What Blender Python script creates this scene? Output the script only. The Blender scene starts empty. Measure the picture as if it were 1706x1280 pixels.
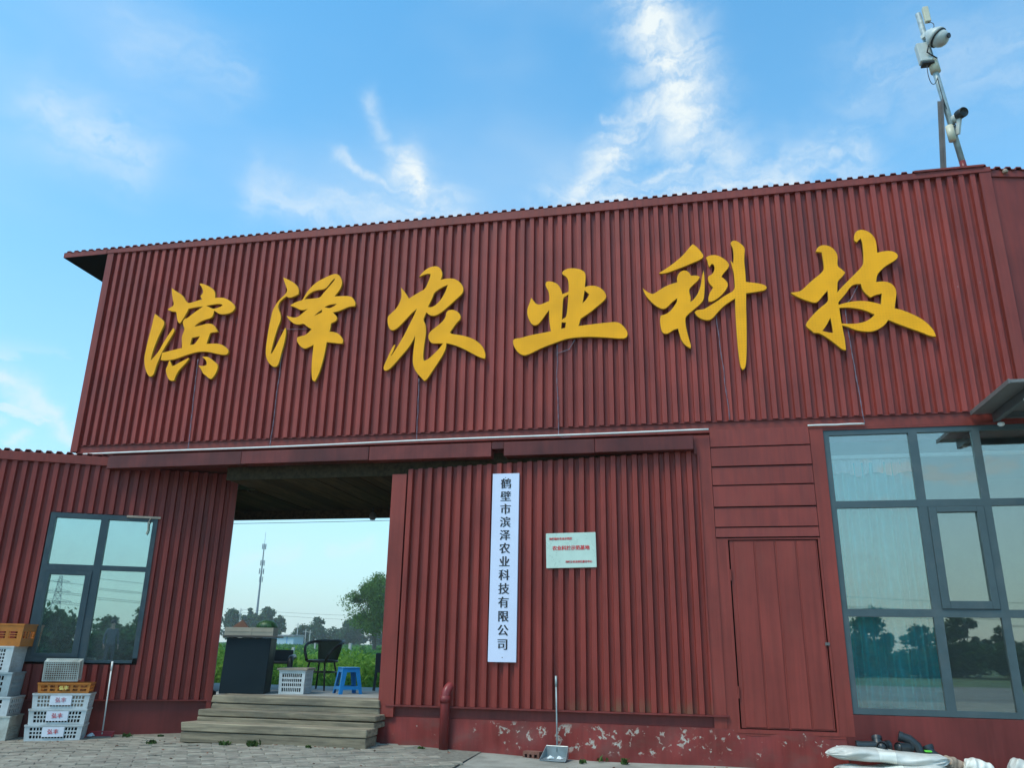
import bpy, bmesh, math, random
import numpy as np
from mathutils import Matrix, Vector

SC = bpy.context.scene
COL = SC.collection
PI = math.pi
rad = math.radians

# ------------------------------------------------------------------ camera
cam_d = bpy.data.cameras.new('camera')
cam = bpy.data.objects.new('camera', cam_d)
COL.objects.link(cam)
cam_d.sensor_fit = 'HORIZONTAL'
cam_d.sensor_width = 36.0
cam_d.lens = 36.0 * 1340.4 / 1706.0
cam_d.clip_start = 0.05
cam_d.clip_end = 3000.0
_R = Matrix(((0.97836873, 0.20626388, 0.01580629),
             (0.04918614, -0.30615815, 0.95070916),
             (-0.20093619, 0.92936667, 0.30968088)))      # rows: right, up, forward
_r, _u, _f = _R[0], _R[1], _R[2]
cam.matrix_world = Matrix(((_r[0], _u[0], -_f[0], 0.0),
                           (_r[1], _u[1], -_f[1], -9.4),
                           (_r[2], _u[2], -_f[2], 1.15),
                           (0, 0, 0, 1)))
SC.camera = cam

# ------------------------------------------------------------------ colour management
SC.view_settings.view_transform = 'Standard'
SC.view_settings.look = 'None'
SC.view_settings.exposure = 0.80
SC.view_settings.gamma = 1.0
SC.view_settings.use_curve_mapping = False

SC.cycles.volume_bounces = 2
SC.cycles.transparent_max_bounces = 16

# ------------------------------------------------------------------ sun
SUN_AZ = rad(216)      # compass direction the light comes from, 0 = +y, clockwise seen from above
SUN_EL = rad(57)
sun_d = bpy.data.lights.new('sun', 'SUN')
sun_d.energy = 1.5
sun_d.angle = rad(22)
sun_d.color = (1.0, 0.87, 0.70)
sun = bpy.data.objects.new('sun', sun_d)
COL.objects.link(sun)
_d = Vector((math.sin(SUN_AZ) * math.cos(SUN_EL), math.cos(SUN_AZ) * math.cos(SUN_EL), math.sin(SUN_EL)))
sun.rotation_euler = _d.to_track_quat('Z', 'Y').to_euler()
sun.location = (0, -20, 30)

# ------------------------------------------------------------------ node helper
class NT:
    def __init__(s, tree):
        s.t = tree; s.n = tree.nodes; s.l = tree.links
    def new(s, kind, **kw):
        n = s.n.new(kind)
        for k, v in kw.items():
            setattr(n, k, v)
        return n
    def put(s, sock, v):
        if hasattr(v, 'is_output') or isinstance(v, bpy.types.NodeSocket):
            s.l.new(v, sock)
        else:
            sock.default_value = v
    def math(s, op, a, b=0.0, c=0.0, clamp=False):
        n = s.new('ShaderNodeMath', operation=op); n.use_clamp = clamp
        s.put(n.inputs[0], a); s.put(n.inputs[1], b); s.put(n.inputs[2], c)
        return n.outputs[0]
    def vmath(s, op, a, b=(0, 0, 0)):
        n = s.new('ShaderNodeVectorMath', operation=op)
        s.put(n.inputs[0], a); s.put(n.inputs[1], b)
        return n
    def mix(s, fac, a, b, blend='MIX'):
        n = s.new('ShaderNodeMix', data_type='RGBA', blend_type=blend)
        s.put(n.inputs[0], fac); s.put(n.inputs[6], a); s.put(n.inputs[7], b)
        return n.outputs[2]
    def noise(s, vec, scale, detail=4.0, rough=0.55, dist=0.0):
        n = s.new('ShaderNodeTexNoise')
        s.put(n.inputs['Vector'], vec)
        n.inputs['Scale'].default_value = scale; n.inputs['Detail'].default_value = detail
        n.inputs['Roughness'].default_value = rough; n.inputs['Distortion'].default_value = dist
        return n
    def ramp(s, v, lo, hi, a=0.0, b=1.0, smooth=True):
        n = s.new('ShaderNodeMapRange')
        n.interpolation_type = 'SMOOTHSTEP' if smooth else 'LINEAR'
        s.put(n.inputs[0], v)
        n.inputs[1].default_value = lo; n.inputs[2].default_value = hi
        n.inputs[3].default_value = a; n.inputs[4].default_value = b
        return n.outputs[0]
    def sep(s, v):
        n = s.new('ShaderNodeSeparateXYZ'); s.put(n.inputs[0], v); return n.outputs
    def comb(s, x, y, z):
        n = s.new('ShaderNodeCombineXYZ')
        s.put(n.inputs[0], x); s.put(n.inputs[1], y); s.put(n.inputs[2], z)
        return n.outputs[0]
    def mapping(s, vec, scale=(1, 1, 1), loc=(0, 0, 0), rot=(0, 0, 0)):
        n = s.new('ShaderNodeMapping'); s.put(n.inputs[0], vec)
        n.inputs['Location'].default_value = loc; n.inputs['Rotation'].default_value = rot
        n.inputs['Scale'].default_value = scale
        return n.outputs[0]

def C4(c):
    return (c[0], c[1], c[2], 1.0)

# ------------------------------------------------------------------ world: Nishita sky with thin clouds
W = bpy.data.worlds.new('World')
SC.world = W
W.use_nodes = True
t = NT(W.node_tree)
t.n.clear()
wout = t.new('ShaderNodeOutputWorld')
bg = t.new('ShaderNodeBackground')
sky = t.new('ShaderNodeTexSky')
sky.sky_type = 'NISHITA'
sky.sun_disc = False
sky.sun_elevation = SUN_EL
sky.sun_rotation = SUN_AZ
sky.air_density = 1.0
sky.dust_density = 0.6
sky.ozone_density = 1.0
dirv = t.new('ShaderNodeTexCoord').outputs['Generated']
dx, dy, dz = t.sep(dirv)
az = t.math('MULTIPLY', t.math('ARCTAN2', dx, dy), 57.29578)
el = t.math('MULTIPLY', t.math('ARCSINE', dz), 57.29578)
SKY_GAIN = (0.43, 1.32, 1.52, 1.0)
skyc = t.mix(1.0, sky.outputs[0], SKY_GAIN, 'MULTIPLY')
ae = t.comb(az, el, 0.0)
wn = t.noise(t.mapping(ae, (0.09, 0.09, 1)), 1.0, 3.0, 0.55)
w1 = t.vmath('SUBTRACT', wn.outputs['Color'], (0.5, 0.5, 0.5))
w1s = t.new('ShaderNodeVectorMath', operation='SCALE')
t.l.new(w1.outputs[0], w1s.inputs[0]); w1s.inputs['Scale'].default_value = 4.5
wn2 = t.noise(t.mapping(ae, (0.42, 0.42, 1), (5, 3, 0)), 1.0, 5.0, 0.62)
w2 = t.vmath('SUBTRACT', wn2.outputs['Color'], (0.5, 0.5, 0.5))
w2s = t.new('ShaderNodeVectorMath', operation='SCALE')
t.l.new(w2.outputs[0], w2s.inputs[0]); w2s.inputs['Scale'].default_value = 1.9
aew = t.vmath('ADD', t.vmath('ADD', ae, w1s.outputs[0]).outputs[0], w2s.outputs[0]).outputs[0]
ax, ay, _z = t.sep(aew)
# cloud streaks: (az0, el0, az1, el1, half width in degrees, density)
WISPS = [(-2.2, 50, -0.3, 42.5, 3.0, 0.85), (-0.3, 42.5, 1.8, 36.0, 2.6, 1.0),
         (-0.6, 37.0, -5.5, 34.0, 1.5, 0.8), (-5.5, 34.0, -7.5, 31.0, 1.4, 0.7),
         (1.8, 36, 6.5, 32, 1.6, 0.5), (-7.0, 30.2, 8.0, 30.0, 2.8, 0.8),
         (4.0, 31.5, 14.5, 32.4, 1.6, 0.5), (-21.0, 33.2, -20.2, 31.4, 1.6, 0.95),
         (-24.5, 37.2, -21.3, 33.5, 0.7, 0.35), (-20.5, 31.5, -16.5, 30.2, 1.5, 0.5),
         (-32.0, 29.6, -20.0, 30.4, 1.5, 0.38), (-46.0, 31.5, -41.5, 30.4, 2.2, 0.34),
         (-42.0, 37.0, -35.0, 36.0, 2.2, 0.16), (16.0, 36.0, 30.0, 33.0, 3.0, 0.22), (0.6, 47.0, 3.2, 39.0, 0.5, 0.55), (2.6, 39.0, 4.4, 34.0, 0.6, 0.42), (-5.2, 36.6, -2.2, 37.0, 0.4, 0.45),
         (-6.8, 33.2, -3.0, 32.5, 0.45, 0.6), (-3.0, 32.5, 3.8, 33.6, 0.4, 0.5), (8.0, 31.0, 13.0, 33.6, 0.5, 0.45), (-27.0, 33.6, -21.6, 31.6, 0.4, 0.4),
         (-47.0, 15.2, -44.5, 14.4, 0.55, 0.6), (-44.3, 14.1, -42.8, 13.4, 0.45, 0.55), (-42.4, 12.9, -41.0, 11.9, 0.45, 0.5), (-46.5, 12.3, -45.4, 12.9, 0.35, 0.45), (-44.6, 11.6, -44.2, 12.4, 0.35, 0.45), (-31.0, 5.6, -27.0, 6.2, 0.55, 0.32), (-24.0, 6.0, -22.0, 6.3, 0.55, 0.3), (-18.5, 5.2, -15.0, 7.0, 0.9, 0.5)]
total = None
for (a0, e0, a1, e1, wd, dn) in WISPS:
    vx, vy = a1 - a0, e1 - e0
    L2 = vx * vx + vy * vy
    px = t.math('SUBTRACT', ax, a0); py = t.math('SUBTRACT', ay, e0)
    h = t.math('DIVIDE', t.math('ADD', t.math('MULTIPLY', px, vx), t.math('MULTIPLY', py, vy)), L2, clamp=True)
    qx = t.math('SUBTRACT', px, t.math('MULTIPLY', h, vx)); qy = t.math('SUBTRACT', py, t.math('MULTIPLY', h, vy))
    d2 = t.math('ADD', t.math('MULTIPLY', qx, qx), t.math('MULTIPLY', qy, qy))
    g = t.math('MULTIPLY', t.math('EXPONENT', t.math('MULTIPLY', d2, -1.0 / (wd * wd))), dn)
    total = g if total is None else t.math('MAXIMUM', total, g)
# the general thin veil that the rest of the sky carries as well
gn = t.noise(t.mapping(ae, (0.03, 0.07, 1), (11, 2, 0), (0, 0, 0.4)), 1.0, 4.0, 0.5)
veil = t.ramp(gn.outputs['Fac'], 0.42, 0.85, 0.0, 0.30)
fib = t.noise(t.mapping(aew, (0.20, 0.72, 1), (1, 7, 0), (0, 0, 0.75)), 1.0, 6.0, 0.57, 0.5)
fibm = t.ramp(fib.outputs['Fac'], 0.30, 0.70, 0.25, 1.15)
cl = t.math('ADD', t.math('MULTIPLY', total, fibm), veil, clamp=True)
# low cumulus edges close to the horizon
cn = t.noise(t.mapping(ae, (0.16, 0.42, 1), (3, 1, 0)), 1.0, 6.0, 0.6)
cband = t.math('MULTIPLY', t.ramp(el, 7.0, 11.0), t.ramp(el, 15.0, 18.0, 1.0, 0.0))
cum = t.math('MULTIPLY', t.ramp(cn.outputs['Fac'], 0.54, 0.62, 0.0, 0.55), cband)
cl = t.math('MAXIMUM', cl, cum)
hz = t.math('EXPONENT', t.math('MULTIPLY', t.math('MAXIMUM', el, 0.0), -1.0 / 17.0))
HAZE = (3.65, 3.92, 3.68, 1.0)
CLOUD = (4.2, 4.6, 4.7, 1.0)
c1 = t.mix(t.math('MULTIPLY', hz, 0.92), skyc, HAZE)
c2 = t.mix(cl, c1, CLOUD)
t.l.new(c2, bg.inputs[0])
bg.inputs[1].default_value = 0.12
t.l.new(bg.outputs[0], wout.inputs[0])

# ------------------------------------------------------------------ materials
def mat_base(name):
    m = bpy.data.materials.new(name); m.use_nodes = True
    n = NT(m.node_tree); n.n.clear()
    out = n.new('ShaderNodeOutputMaterial')
    return m, n, out

def objcoord(n):
    """object coordinates, shifted per object so that copies do not repeat the same stains"""
    tc = n.new('ShaderNodeTexCoord').outputs['Object']
    oi = n.new('ShaderNodeObjectInfo')
    k = n.math('MULTIPLY', oi.outputs['Random'], 37.0)
    return n.vmath('ADD', tc, n.comb(k, k, k)).outputs[0], tc, oi.outputs['Random']

def mat(name, col, rough=0.6, metal=0.0, var=0.15, scale=6.0, bump=0.0, bscale=40.0, stretch=(1, 1, 1), rnd=0.0, dirt=None, dirt_amt=0.0, spec=0.5):
    m, n, out = mat_base(name)
    co, raw, r = objcoord(n)
    nz = n.noise(n.mapping(co, stretch), scale, 5.0, 0.6)
    f = n.ramp(nz.outputs['Fac'], 0.3, 0.7, 1.0 - var, 1.0 + var)
    if rnd:
        f = n.math('MULTIPLY', f, n.ramp(r, 0, 1, 1 - rnd, 1 + rnd, False))
    c = n.mix(1.0, C4(col), n.comb(f, f, f), 'MULTIPLY')
    if dirt:
        dn = n.noise(co, scale * 0.6, 6.0, 0.65)
        c = n.mix(n.math('MULTIPLY', n.ramp(dn.outputs['Fac'], 0.48, 0.68), dirt_amt), c, C4(dirt))
    p = n.new('ShaderNodeBsdfPrincipled')
    n.put(p.inputs['Base Color'], c)
    rn = n.ramp(nz.outputs['Fac'], 0.3, 0.7, max(0.02, rough - 0.08), min(1, rough + 0.08))
    n.put(p.inputs['Roughness'], rn)
    p.inputs['Metallic'].default_value = metal
    p.inputs['Specular IOR Level'].default_value = spec
    if bump:
        bn = n.noise(co, bscale, 5.0, 0.6)
        b = n.new('ShaderNodeBump'); b.inputs['Strength'].default_value = bump; b.inputs['Distance'].default_value = 0.01
        n.put(b.inputs['Height'], bn.outputs['Fac']); n.put(p.inputs['Normal'], b.outputs[0])
    n.l.new(p.outputs[0], out.inputs[0])
    return m

def red_paint(name, col, rough=0.5, specks=0.0, rust=None, peel=None, wear=0.15, rndv=0.08):
    """brushed red paint: uneven coats, rain streaks, optional droppings, rust at a lower edge, peeling patches"""
    m, n, out = mat_base(name)
    co, raw, r = objcoord(n)
    big = n.noise(n.mapping(co, (1.0, 1.0, 0.8)), 1.6, 5.0, 0.6)
    st = n.noise(n.mapping(co, (22.0, 22.0, 0.9)), 1.0, 4.0, 0.6)
    f = n.math('MULTIPLY', n.ramp(big.outputs['Fac'], 0.3, 0.7, 1 - wear, 1 + wear), n.ramp(st.outputs['Fac'], 0.3, 0.7, 0.88, 1.12))
    f = n.math('MULTIPLY', f, n.ramp(r, 0, 1, 1 - rndv, 1 + rndv, False))
    c = n.mix(1.0, C4(col), n.comb(f, f, f), 'MULTIPLY')
    # chalky faded areas
    ch = n.noise(n.mapping(co, (3.0, 3.0, 1.3)), 1.0, 6.0, 0.65)
    c = n.mix(n.ramp(ch.outputs['Fac'], 0.52, 0.74, 0.0, 0.22), c, (col[0] * 1.05, col[1] * 1.9, col[2] * 1.8, 1))
    rz = n.sep(raw)[2]
    rx = n.sep(raw)[0]
    if rust:
        z0, z1, x0, x1 = rust
        rn = n.noise(n.mapping(co, (9.0, 9.0, 3.0)), 1.0, 5.0, 0.7)
        k = n.math('MULTIPLY', n.ramp(rz, z0, z1, 1.0, 0.0), n.ramp(rn.outputs['Fac'], 0.42, 0.62))
        k = n.math('MULTIPLY', k, n.math('MULTIPLY', n.ramp(rx, x0 - 0.5, x0 + 0.3), n.ramp(rx, x1 - 0.4, x1 + 0.5, 1.0, 0.0)))
        c = n.mix(n.math('MULTIPLY', k, 0.75), c, (0.16, 0.085, 0.045, 1))
    if specks:
        vo = n.new('ShaderNodeTexVoronoi'); vo.inputs['Scale'].default_value = 3.4
        n.put(vo.inputs['Vector'], n.mapping(raw, (1.0, 1.0, 1.0)))
        sz = n.noise(raw, 60.0, 2.0, 0.5)
        d = n.math('ADD', vo.outputs['Distance'], n.math('MULTIPLY', sz.outputs['Fac'], 0.05))
        k = n.math('MULTIPLY', n.ramp(d, 0.045, 0.06, 1.0, 0.0), n.ramp(n.sep(vo.outputs['Color'])[0], 0.5, 0.52))
        k = n.math('MULTIPLY', k, n.ramp(rx, -1.0, 2.2))
        c = n.mix(n.math('MULTIPLY', k, specks), c, (0.55, 0.5, 0.47, 1))
    bumph = st.outputs['Fac']
    bstr = 0.08
    if peel:
        z0, z1, zm = peel
        a = n.noise(raw, 13.0, 5.0, 0.62, 0.4)
        b2 = n.noise(raw, 1.3, 2.0, 0.5)
        band = n.math('MULTIPLY', n.ramp(rz, z0, z0 + 0.08), n.ramp(rz, z1 - 0.05, z1, 1.0, 0.0))
        th = n.math('SUBTRACT', n.math('ADD', n.math('MULTIPLY', b2.outputs['Fac'], 0.30), n.math('MULTIPLY', n.math('MULTIPLY', n.ramp(rx, -3.3, -1.2), n.ramp(rx, 0.3, 0.9, 1.0, 0.0)), 0.13)), 0.28)
        v = n.math('ADD', a.outputs['Fac'], th)
        pk = n.math('MULTIPLY', n.ramp(v, 0.578, 0.592), band)
        fine = n.noise(raw, 40.0, 4.0, 0.6)
        pc = n.mix(n.ramp(fine.outputs['Fac'], 0.35, 0.65), (0.42, 0.40, 0.34, 1), (0.36, 0.23, 0.19, 1))
        # dusty splash towards the ground is a real stain of its own
        sp = n.noise(n.mapping(raw, (3, 3, 6)), 1.0, 5.0, 0.65)
        c = n.mix(n.math('MULTIPLY', n.ramp(sp.outputs['Fac'], 0.45, 0.7), 0.35), c, (0.13, 0.075, 0.06, 1))
        c = n.mix(n.math('MULTIPLY', n.math('MULTIPLY', n.ramp(v, 0.548, 0.576), band), 0.55), c, (0.30, 0.11, 0.085, 1))
        c = n.mix(pk, c, pc)
        bumph = n.math('SUBTRACT', bumph, n.math('MULTIPLY', pk, 2.0)); bstr = 0.35
    p = n.new('ShaderNodeBsdfPrincipled')
    n.put(p.inputs['Base Color'], c)
    n.put(p.inputs['Roughness'], n.ramp(st.outputs['Fac'], 0.3, 0.7, rough - 0.08, rough + 0.1))
    p.inputs['Specular IOR Level'].default_value = 0.35
    b = n.new('ShaderNodeBump'); b.inputs['Strength'].default_value = bstr; b.inputs['Distance'].default_value = 0.01
    n.put(b.inputs['Height'], bumph); n.put(p.inputs['Normal'], b.outputs[0])
    n.l.new(p.outputs[0], out.inputs[0])
    return m

def glass_mat(name, refl, tint, gtint=(0.85, 0.97, 0.97), wav=0.0, dust=1.0):
    m, n, out = mat_base(name)
    tr = n.new('ShaderNodeBsdfTransparent'); tr.inputs[0].default_value = C4(tint)
    gl = n.new('ShaderNodeBsdfGlossy'); gl.inputs[0].default_value = C4(gtint); gl.inputs['Roughness'].default_value = 0.012
    fr = n.new('ShaderNodeFresnel'); fr.inputs[0].default_value = 1.5
    fac = n.math('ADD', refl, n.math('MULTIPLY', fr.outputs[0], 1 - refl), clamp=True)
    if wav:
        tc = n.new('ShaderNodeTexCoord').outputs['Object']
        nz = n.noise(tc, 1.7, 1.0, 0.4)
        b = n.new('ShaderNodeBump'); b.inputs['Strength'].default_value = wav; b.inputs['Distance'].default_value = 0.02
        n.put(b.inputs['Height'], nz.outputs['Fac']); n.put(gl.inputs['Normal'], b.outputs[0])
    mx = n.new('ShaderNodeMixShader')
    n.put(mx.inputs[0], fac); n.l.new(tr.outputs[0], mx.inputs[1]); n.l.new(gl.outputs[0], mx.inputs[2])
    dd = n.new('ShaderNodeBsdfDiffuse'); dd.inputs[0].default_value = (0.34, 0.40, 0.40, 1)
    tc2 = n.new('ShaderNodeTexCoord').outputs['Object']
    dn = n.noise(n.mapping(tc2, (3, 3, 1.2)), 1.0, 5.0, 0.65)
    m2 = n.new('ShaderNodeMixShader'); n.put(m2.inputs[0], n.ramp(dn.outputs['Fac'], 0.3, 0.7, 0.015 * dust, 0.04 * dust))
    n.l.new(mx.outputs[0], m2.inputs[1]); n.l.new(dd.outputs[0], m2.inputs[2])
    n.l.new(m2.outputs[0], out.inputs[0])
    return m

def leaf_mat(name, c0, c1, trans=0.35):
    m, n, out = mat_base(name)
    g = n.new('ShaderNodeNewGeometry')
    c = n.mix(g.outputs['Random Per Island'], C4(c0), C4(c1))
    tc = n.new('ShaderNodeTexCoord').outputs['Object']
    nz = n.noise(tc, 0.6, 3.0, 0.6)
    f = n.ramp(nz.outputs['Fac'], 0.3, 0.7, 0.75, 1.25)
    c = n.mix(1.0, c, n.comb(f, f, f), 'MULTIPLY')
    d = n.new('ShaderNodeBsdfDiffuse'); n.put(d.inputs[0], c)
    tl = n.new('ShaderNodeBsdfTranslucent'); n.put(tl.inputs[0], c)
    mx = n.new('ShaderNodeMixShader'); mx.inputs[0].default_value = trans
    n.l.new(d.outputs[0], mx.inputs[1]); n.l.new(tl.outputs[0], mx.inputs[2])
    n.l.new(mx.outputs[0], out.inputs[0])
    return m

def letter_face_mat(name, col):
    """yellow acrylic face pierced by a grid of small LED holes"""
    m, n, out = mat_base(name)
    tc = n.new('ShaderNodeTexCoord').outputs['Object']
    x, y, z = n.sep(tc)
    gx = n.math('SUBTRACT', n.math('FRACT', n.math('MULTIPLY', x, 1 / 0.034)), 0.5)
    gz = n.math('SUBTRACT', n.math('FRACT', n.math('MULTIPLY', z, 1 / 0.034)), 0.5)
    d = n.math('SQRT', n.math('ADD', n.math('MULTIPLY', gx, gx), n.math('MULTIPLY', gz, gz)))
    k = n.ramp(d, 0.13, 0.24, 0.38, 0.0)
    nz = n.noise(tc, 2.2, 4.0, 0.6)
    f = n.ramp(nz.outputs['Fac'], 0.3, 0.7, 0.90, 1.08)
    c = n.mix(1.0, C4(col), n.comb(f, f, f), 'MULTIPLY')
    c = n.mix(k, c, (col[0] * 0.55, col[1] * 0.45, col[2] * 0.5, 1))
    p = n.new('ShaderNodeBsdfPrincipled'); n.put(p.inputs['Base Color'], c); p.inputs['Roughness'].default_value = 0.5; p.inputs['Specular IOR Level'].default_value = 0.2
    b = n.new('ShaderNodeBump'); b.inputs['Strength'].default_value = 0.3; b.inputs['Distance'].default_value = 0.004; b.invert = True
    n.put(b.inputs['Height'], k); n.put(p.inputs['Normal'], b.outputs[0])
    n.l.new(p.outputs[0], out.inputs[0])
    return m

RED = (0.215, 0.036, 0.028)
M = {}
M['red_up'] = red_paint('red_upper_sheets', (0.265, 0.043, 0.032), specks=0.8)
M['red_low'] = red_paint('red_lower_sheets', (0.235, 0.034, 0.024), rust=(0.49, 0.68, -1.3, 0.1))
M['red_cab'] = red_paint('red_cabin_sheets', (0.215, 0.032, 0.024))
M['red_trim'] = red_paint('red_trim', (0.218, 0.036, 0.026), rndv=0.04)
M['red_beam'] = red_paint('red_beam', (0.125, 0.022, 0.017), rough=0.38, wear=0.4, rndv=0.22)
M['red_door'] = red_paint('red_door', (0.222, 0.036, 0.026), wear=0.12, rndv=0.03)
M['red_plinth'] = red_paint('red_plinth', (0.19, 0.026, 0.021), peel=(0.04, 0.37, 0.3))
M['red_plinth2'] = red_paint('red_plinth_plain', (0.165, 0.027, 0.023), wear=0.2)
M['red_pipe'] = red_paint('red_pipe', (0.20, 0.028, 0.027), rough=0.4)
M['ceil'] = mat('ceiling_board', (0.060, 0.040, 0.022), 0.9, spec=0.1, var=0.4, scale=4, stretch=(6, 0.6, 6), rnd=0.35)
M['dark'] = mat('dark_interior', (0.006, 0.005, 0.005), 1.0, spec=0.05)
M['inner'] = mat('room_wall', (0.22, 0.25, 0.25), 0.9, var=0.05)
M['frame'] = mat('window_frame', (0.055, 0.085, 0.094), 0.42, var=0.08, rnd=0.05, dirt=(0.12, 0.13, 0.13), dirt_amt=0.25)
M['frame_d'] = mat('window_frame_dark', (0.026, 0.050, 0.062), 0.45, var=0.1, dirt=(0.10, 0.11, 0.11), dirt_amt=0.3)
M['glassL'] = glass_mat('reflective_glass_cabin', 0.55, (0.6, 0.75, 0.75), (0.74, 0.93, 0.90), 0.0, 3.2)
M['glassR'] = glass_mat('reflective_glass_big', 0.19, (0.95, 0.98, 0.98), (0.90, 0.91, 0.82), 0.0)
M['curtain'] = mat('teal_curtain', (0.010, 0.60, 0.66), 0.9, var=0.1)
M['curtain_w'] = mat('sheer_curtain', (0.55, 0.66, 0.70), 0.9, var=0.06)
M['white'] = mat('white_paint', (0.78, 0.79, 0.78), 0.5, var=0.05)
M['yface'] = letter_face_mat('letter_face', (0.96, 0.405, 0.008))
M['yside_shaded'] = mat('letter_side_shaded', (0.52, 0.27, 0.010), 0.5, var=0.08, scale=3)  # same yellow as the face, with the shade on the sides painted in
M['banner'] = mat('banner_white', (0.66, 0.70, 0.86), 0.35, var=0.03, scale=2)
M['ink'] = mat('ink', (0.022, 0.022, 0.028), 0.6, var=0.0)
M['plaque'] = mat('plaque_plate', (0.55, 0.66, 0.56), 0.30, var=0.07, scale=5, metal=0.15)
M['redink'] = mat('red_ink', (0.62, 0.045, 0.05), 0.5, var=0.0)
M['conduit'] = mat('conduit_white', (0.70, 0.70, 0.66), 0.45, var=0.1)
M['wire'] = mat('wire_lilac', (0.20, 0.15, 0.19), 0.5, var=0.3, scale=40)
M['galv'] = mat('galvanised_steel', (0.36, 0.42, 0.42), 0.5, metal=0.35, var=0.2, scale=12)
M['greybrown'] = mat('brown_steel', (0.13, 0.12, 0.115), 0.6, var=0.2)
M['camwhite'] = mat('camera_white', (0.52, 0.55, 0.52), 0.4, var=0.08, scale=10)
M['cream'] = mat('cream_plastic', (0.62, 0.57, 0.42), 0.45, var=0.08)
M['black'] = mat('black_plastic', (0.018, 0.02, 0.022), 0.45, var=0.2)
M['canopy'] = mat('canopy_grey', (0.15, 0.145, 0.14), 0.45, var=0.12)
M['canopy_d'] = mat('canopy_beam', (0.09, 0.10, 0.105), 0.4, var=0.1)
M['steps'] = mat('weathered_timber', (0.225, 0.182, 0.122), 0.88, var=0.4, scale=3, stretch=(0.7, 6, 9), bump=0.5, bscale=18, rnd=0.14, dirt=(0.12, 0.11, 0.085), dirt_amt=0.6)
M['conc'] = mat('platform_concrete', (0.30, 0.30, 0.28), 0.85, var=0.2, scale=1.8, bump=0.2, bscale=60, dirt=(0.19, 0.18, 0.16), dirt_amt=0.5)
M['apron'] = mat('dusty_apron', (0.30, 0.285, 0.24), 0.95, var=0.25, scale=2.5, bump=0.6, bscale=25, dirt=(0.20, 0.19, 0.155), dirt_amt=0.6)
M['paver'] = mat('paver_brick', (0.265, 0.235, 0.185), 0.9, var=0.28, scale=7, bump=0.5, bscale=60, rnd=0.16, dirt=(0.25, 0.17, 0.14), dirt_amt=0.3)
M['field'] = mat('field_ground', (0.085, 0.13, 0.045), 1.0, var=0.4, scale=0.6)
M['cr_w'] = mat('crate_white', (0.58, 0.60, 0.59), 0.5, var=0.1, scale=8, rnd=0.06, dirt=(0.38, 0.38, 0.34), dirt_amt=0.45)
M['cr_c'] = mat('crate_cream', (0.52, 0.53, 0.47), 0.55, var=0.12, scale=8, dirt=(0.30, 0.28, 0.22), dirt_amt=0.6)
M['cr_g'] = mat('crate_grey', (0.34, 0.40, 0.41), 0.55, var=0.12, scale=8, dirt=(0.2, 0.2, 0.19), dirt_amt=0.6)
M['cr_o'] = mat('crate_orange', (0.52, 0.165, 0.018), 0.5, var=0.12, scale=8, rnd=0.08, dirt=(0.30, 0.10, 0.02), dirt_amt=0.5)
M['ylabel'] = mat('yellow_print', (0.80, 0.62, 0.16), 0.5, var=0.05)
M['label'] = mat('label_white', (0.72, 0.73, 0.78), 0.5, var=0.04)
M['pinkink'] = mat('faded_red_ink', (0.55, 0.15, 0.18), 0.5, var=0.1)
M['dp_red'] = mat('dustpan_red', (0.38, 0.03, 0.04), 0.4, var=0.1)
M['dp_grey'] = mat('dustpan_grey', (0.26, 0.30, 0.31), 0.4, metal=0.4, var=0.15)
M['brick'] = mat('hollow_brick', (0.20, 0.085, 0.06), 0.9, var=0.2, bump=0.4)
M['sack'] = mat('plastic_sack', (0.60, 0.59, 0.54), 0.32, var=0.10, scale=4, bump=0.7, bscale=9, dirt=(0.42, 0.38, 0.31), dirt_amt=0.35)
M['sack2'] = mat('sack_band', (0.78, 0.76, 0.68), 0.3, var=0.05, bump=0.4, bscale=9)
M['pipe_k'] = mat('black_pipe', (0.022, 0.028, 0.032), 0.38, var=0.15)
M['tan'] = mat('tan_plastic', (0.36, 0.27, 0.20), 0.5, var=0.15, bump=0.5, bscale=12)
M['navy'] = mat('dark_cabinet', (0.006, 0.014, 0.019), 0.5, var=0.15, scale=3, spec=0.2, dirt=(0.02, 0.03, 0.03), dirt_amt=0.3)
M['top'] = mat('counter_top', (0.05, 0.042, 0.036), 0.5, var=0.2)
M['carton'] = mat('carton', (0.34, 0.29, 0.22), 0.85, var=0.12)
M['carton_d'] = mat('carton_brown', (0.20, 0.09, 0.055), 0.85, var=0.12)
M['board'] = mat('plywood_lid', (0.34, 0.27, 0.20), 0.8, var=0.2, stretch=(1, 8, 1))
M['rattan'] = mat('rattan', (0.030, 0.022, 0.014), 0.5, var=0.4, scale=60)
M['rattan_b'] = mat('rattan_back', (0.042, 0.036, 0.012), 0.55, var=0.45, scale=90, stretch=(1, 1, 2.5), bump=0.8, bscale=120)
M['blue'] = mat('blue_plastic', (0.008, 0.20, 0.52), 0.38, var=0.06)
M['leaf_tree'] = leaf_mat('leaf_tree', (0.05, 0.115, 0.022), (0.13, 0.25, 0.055))
M['leaf_far'] = leaf_mat('leaf_far', (0.035, 0.075, 0.040), (0.065, 0.125, 0.055), 0.25)
M['leaf_weed'] = leaf_mat('leaf_weed', (0.085, 0.19, 0.030), (0.22, 0.36, 0.065), 0.4)
M['leaf_dry'] = leaf_mat('leaf_dry', (0.30, 0.27, 0.13), (0.16, 0.24, 0.07), 0.3)
M['leaf_crop'] = leaf_mat('leaf_crop', (0.05, 0.15, 0.035), (0.10, 0.22, 0.055), 0.35)
M['leaf_hedge'] = leaf_mat('leaf_hedge', (0.045, 0.09, 0.04), (0.10, 0.17, 0.07), 0.3)
M['leaf_tuft'] = leaf_mat('leaf_tuft', (0.035, 0.075, 0.025), (0.09, 0.14, 0.045), 0.25)
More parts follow.
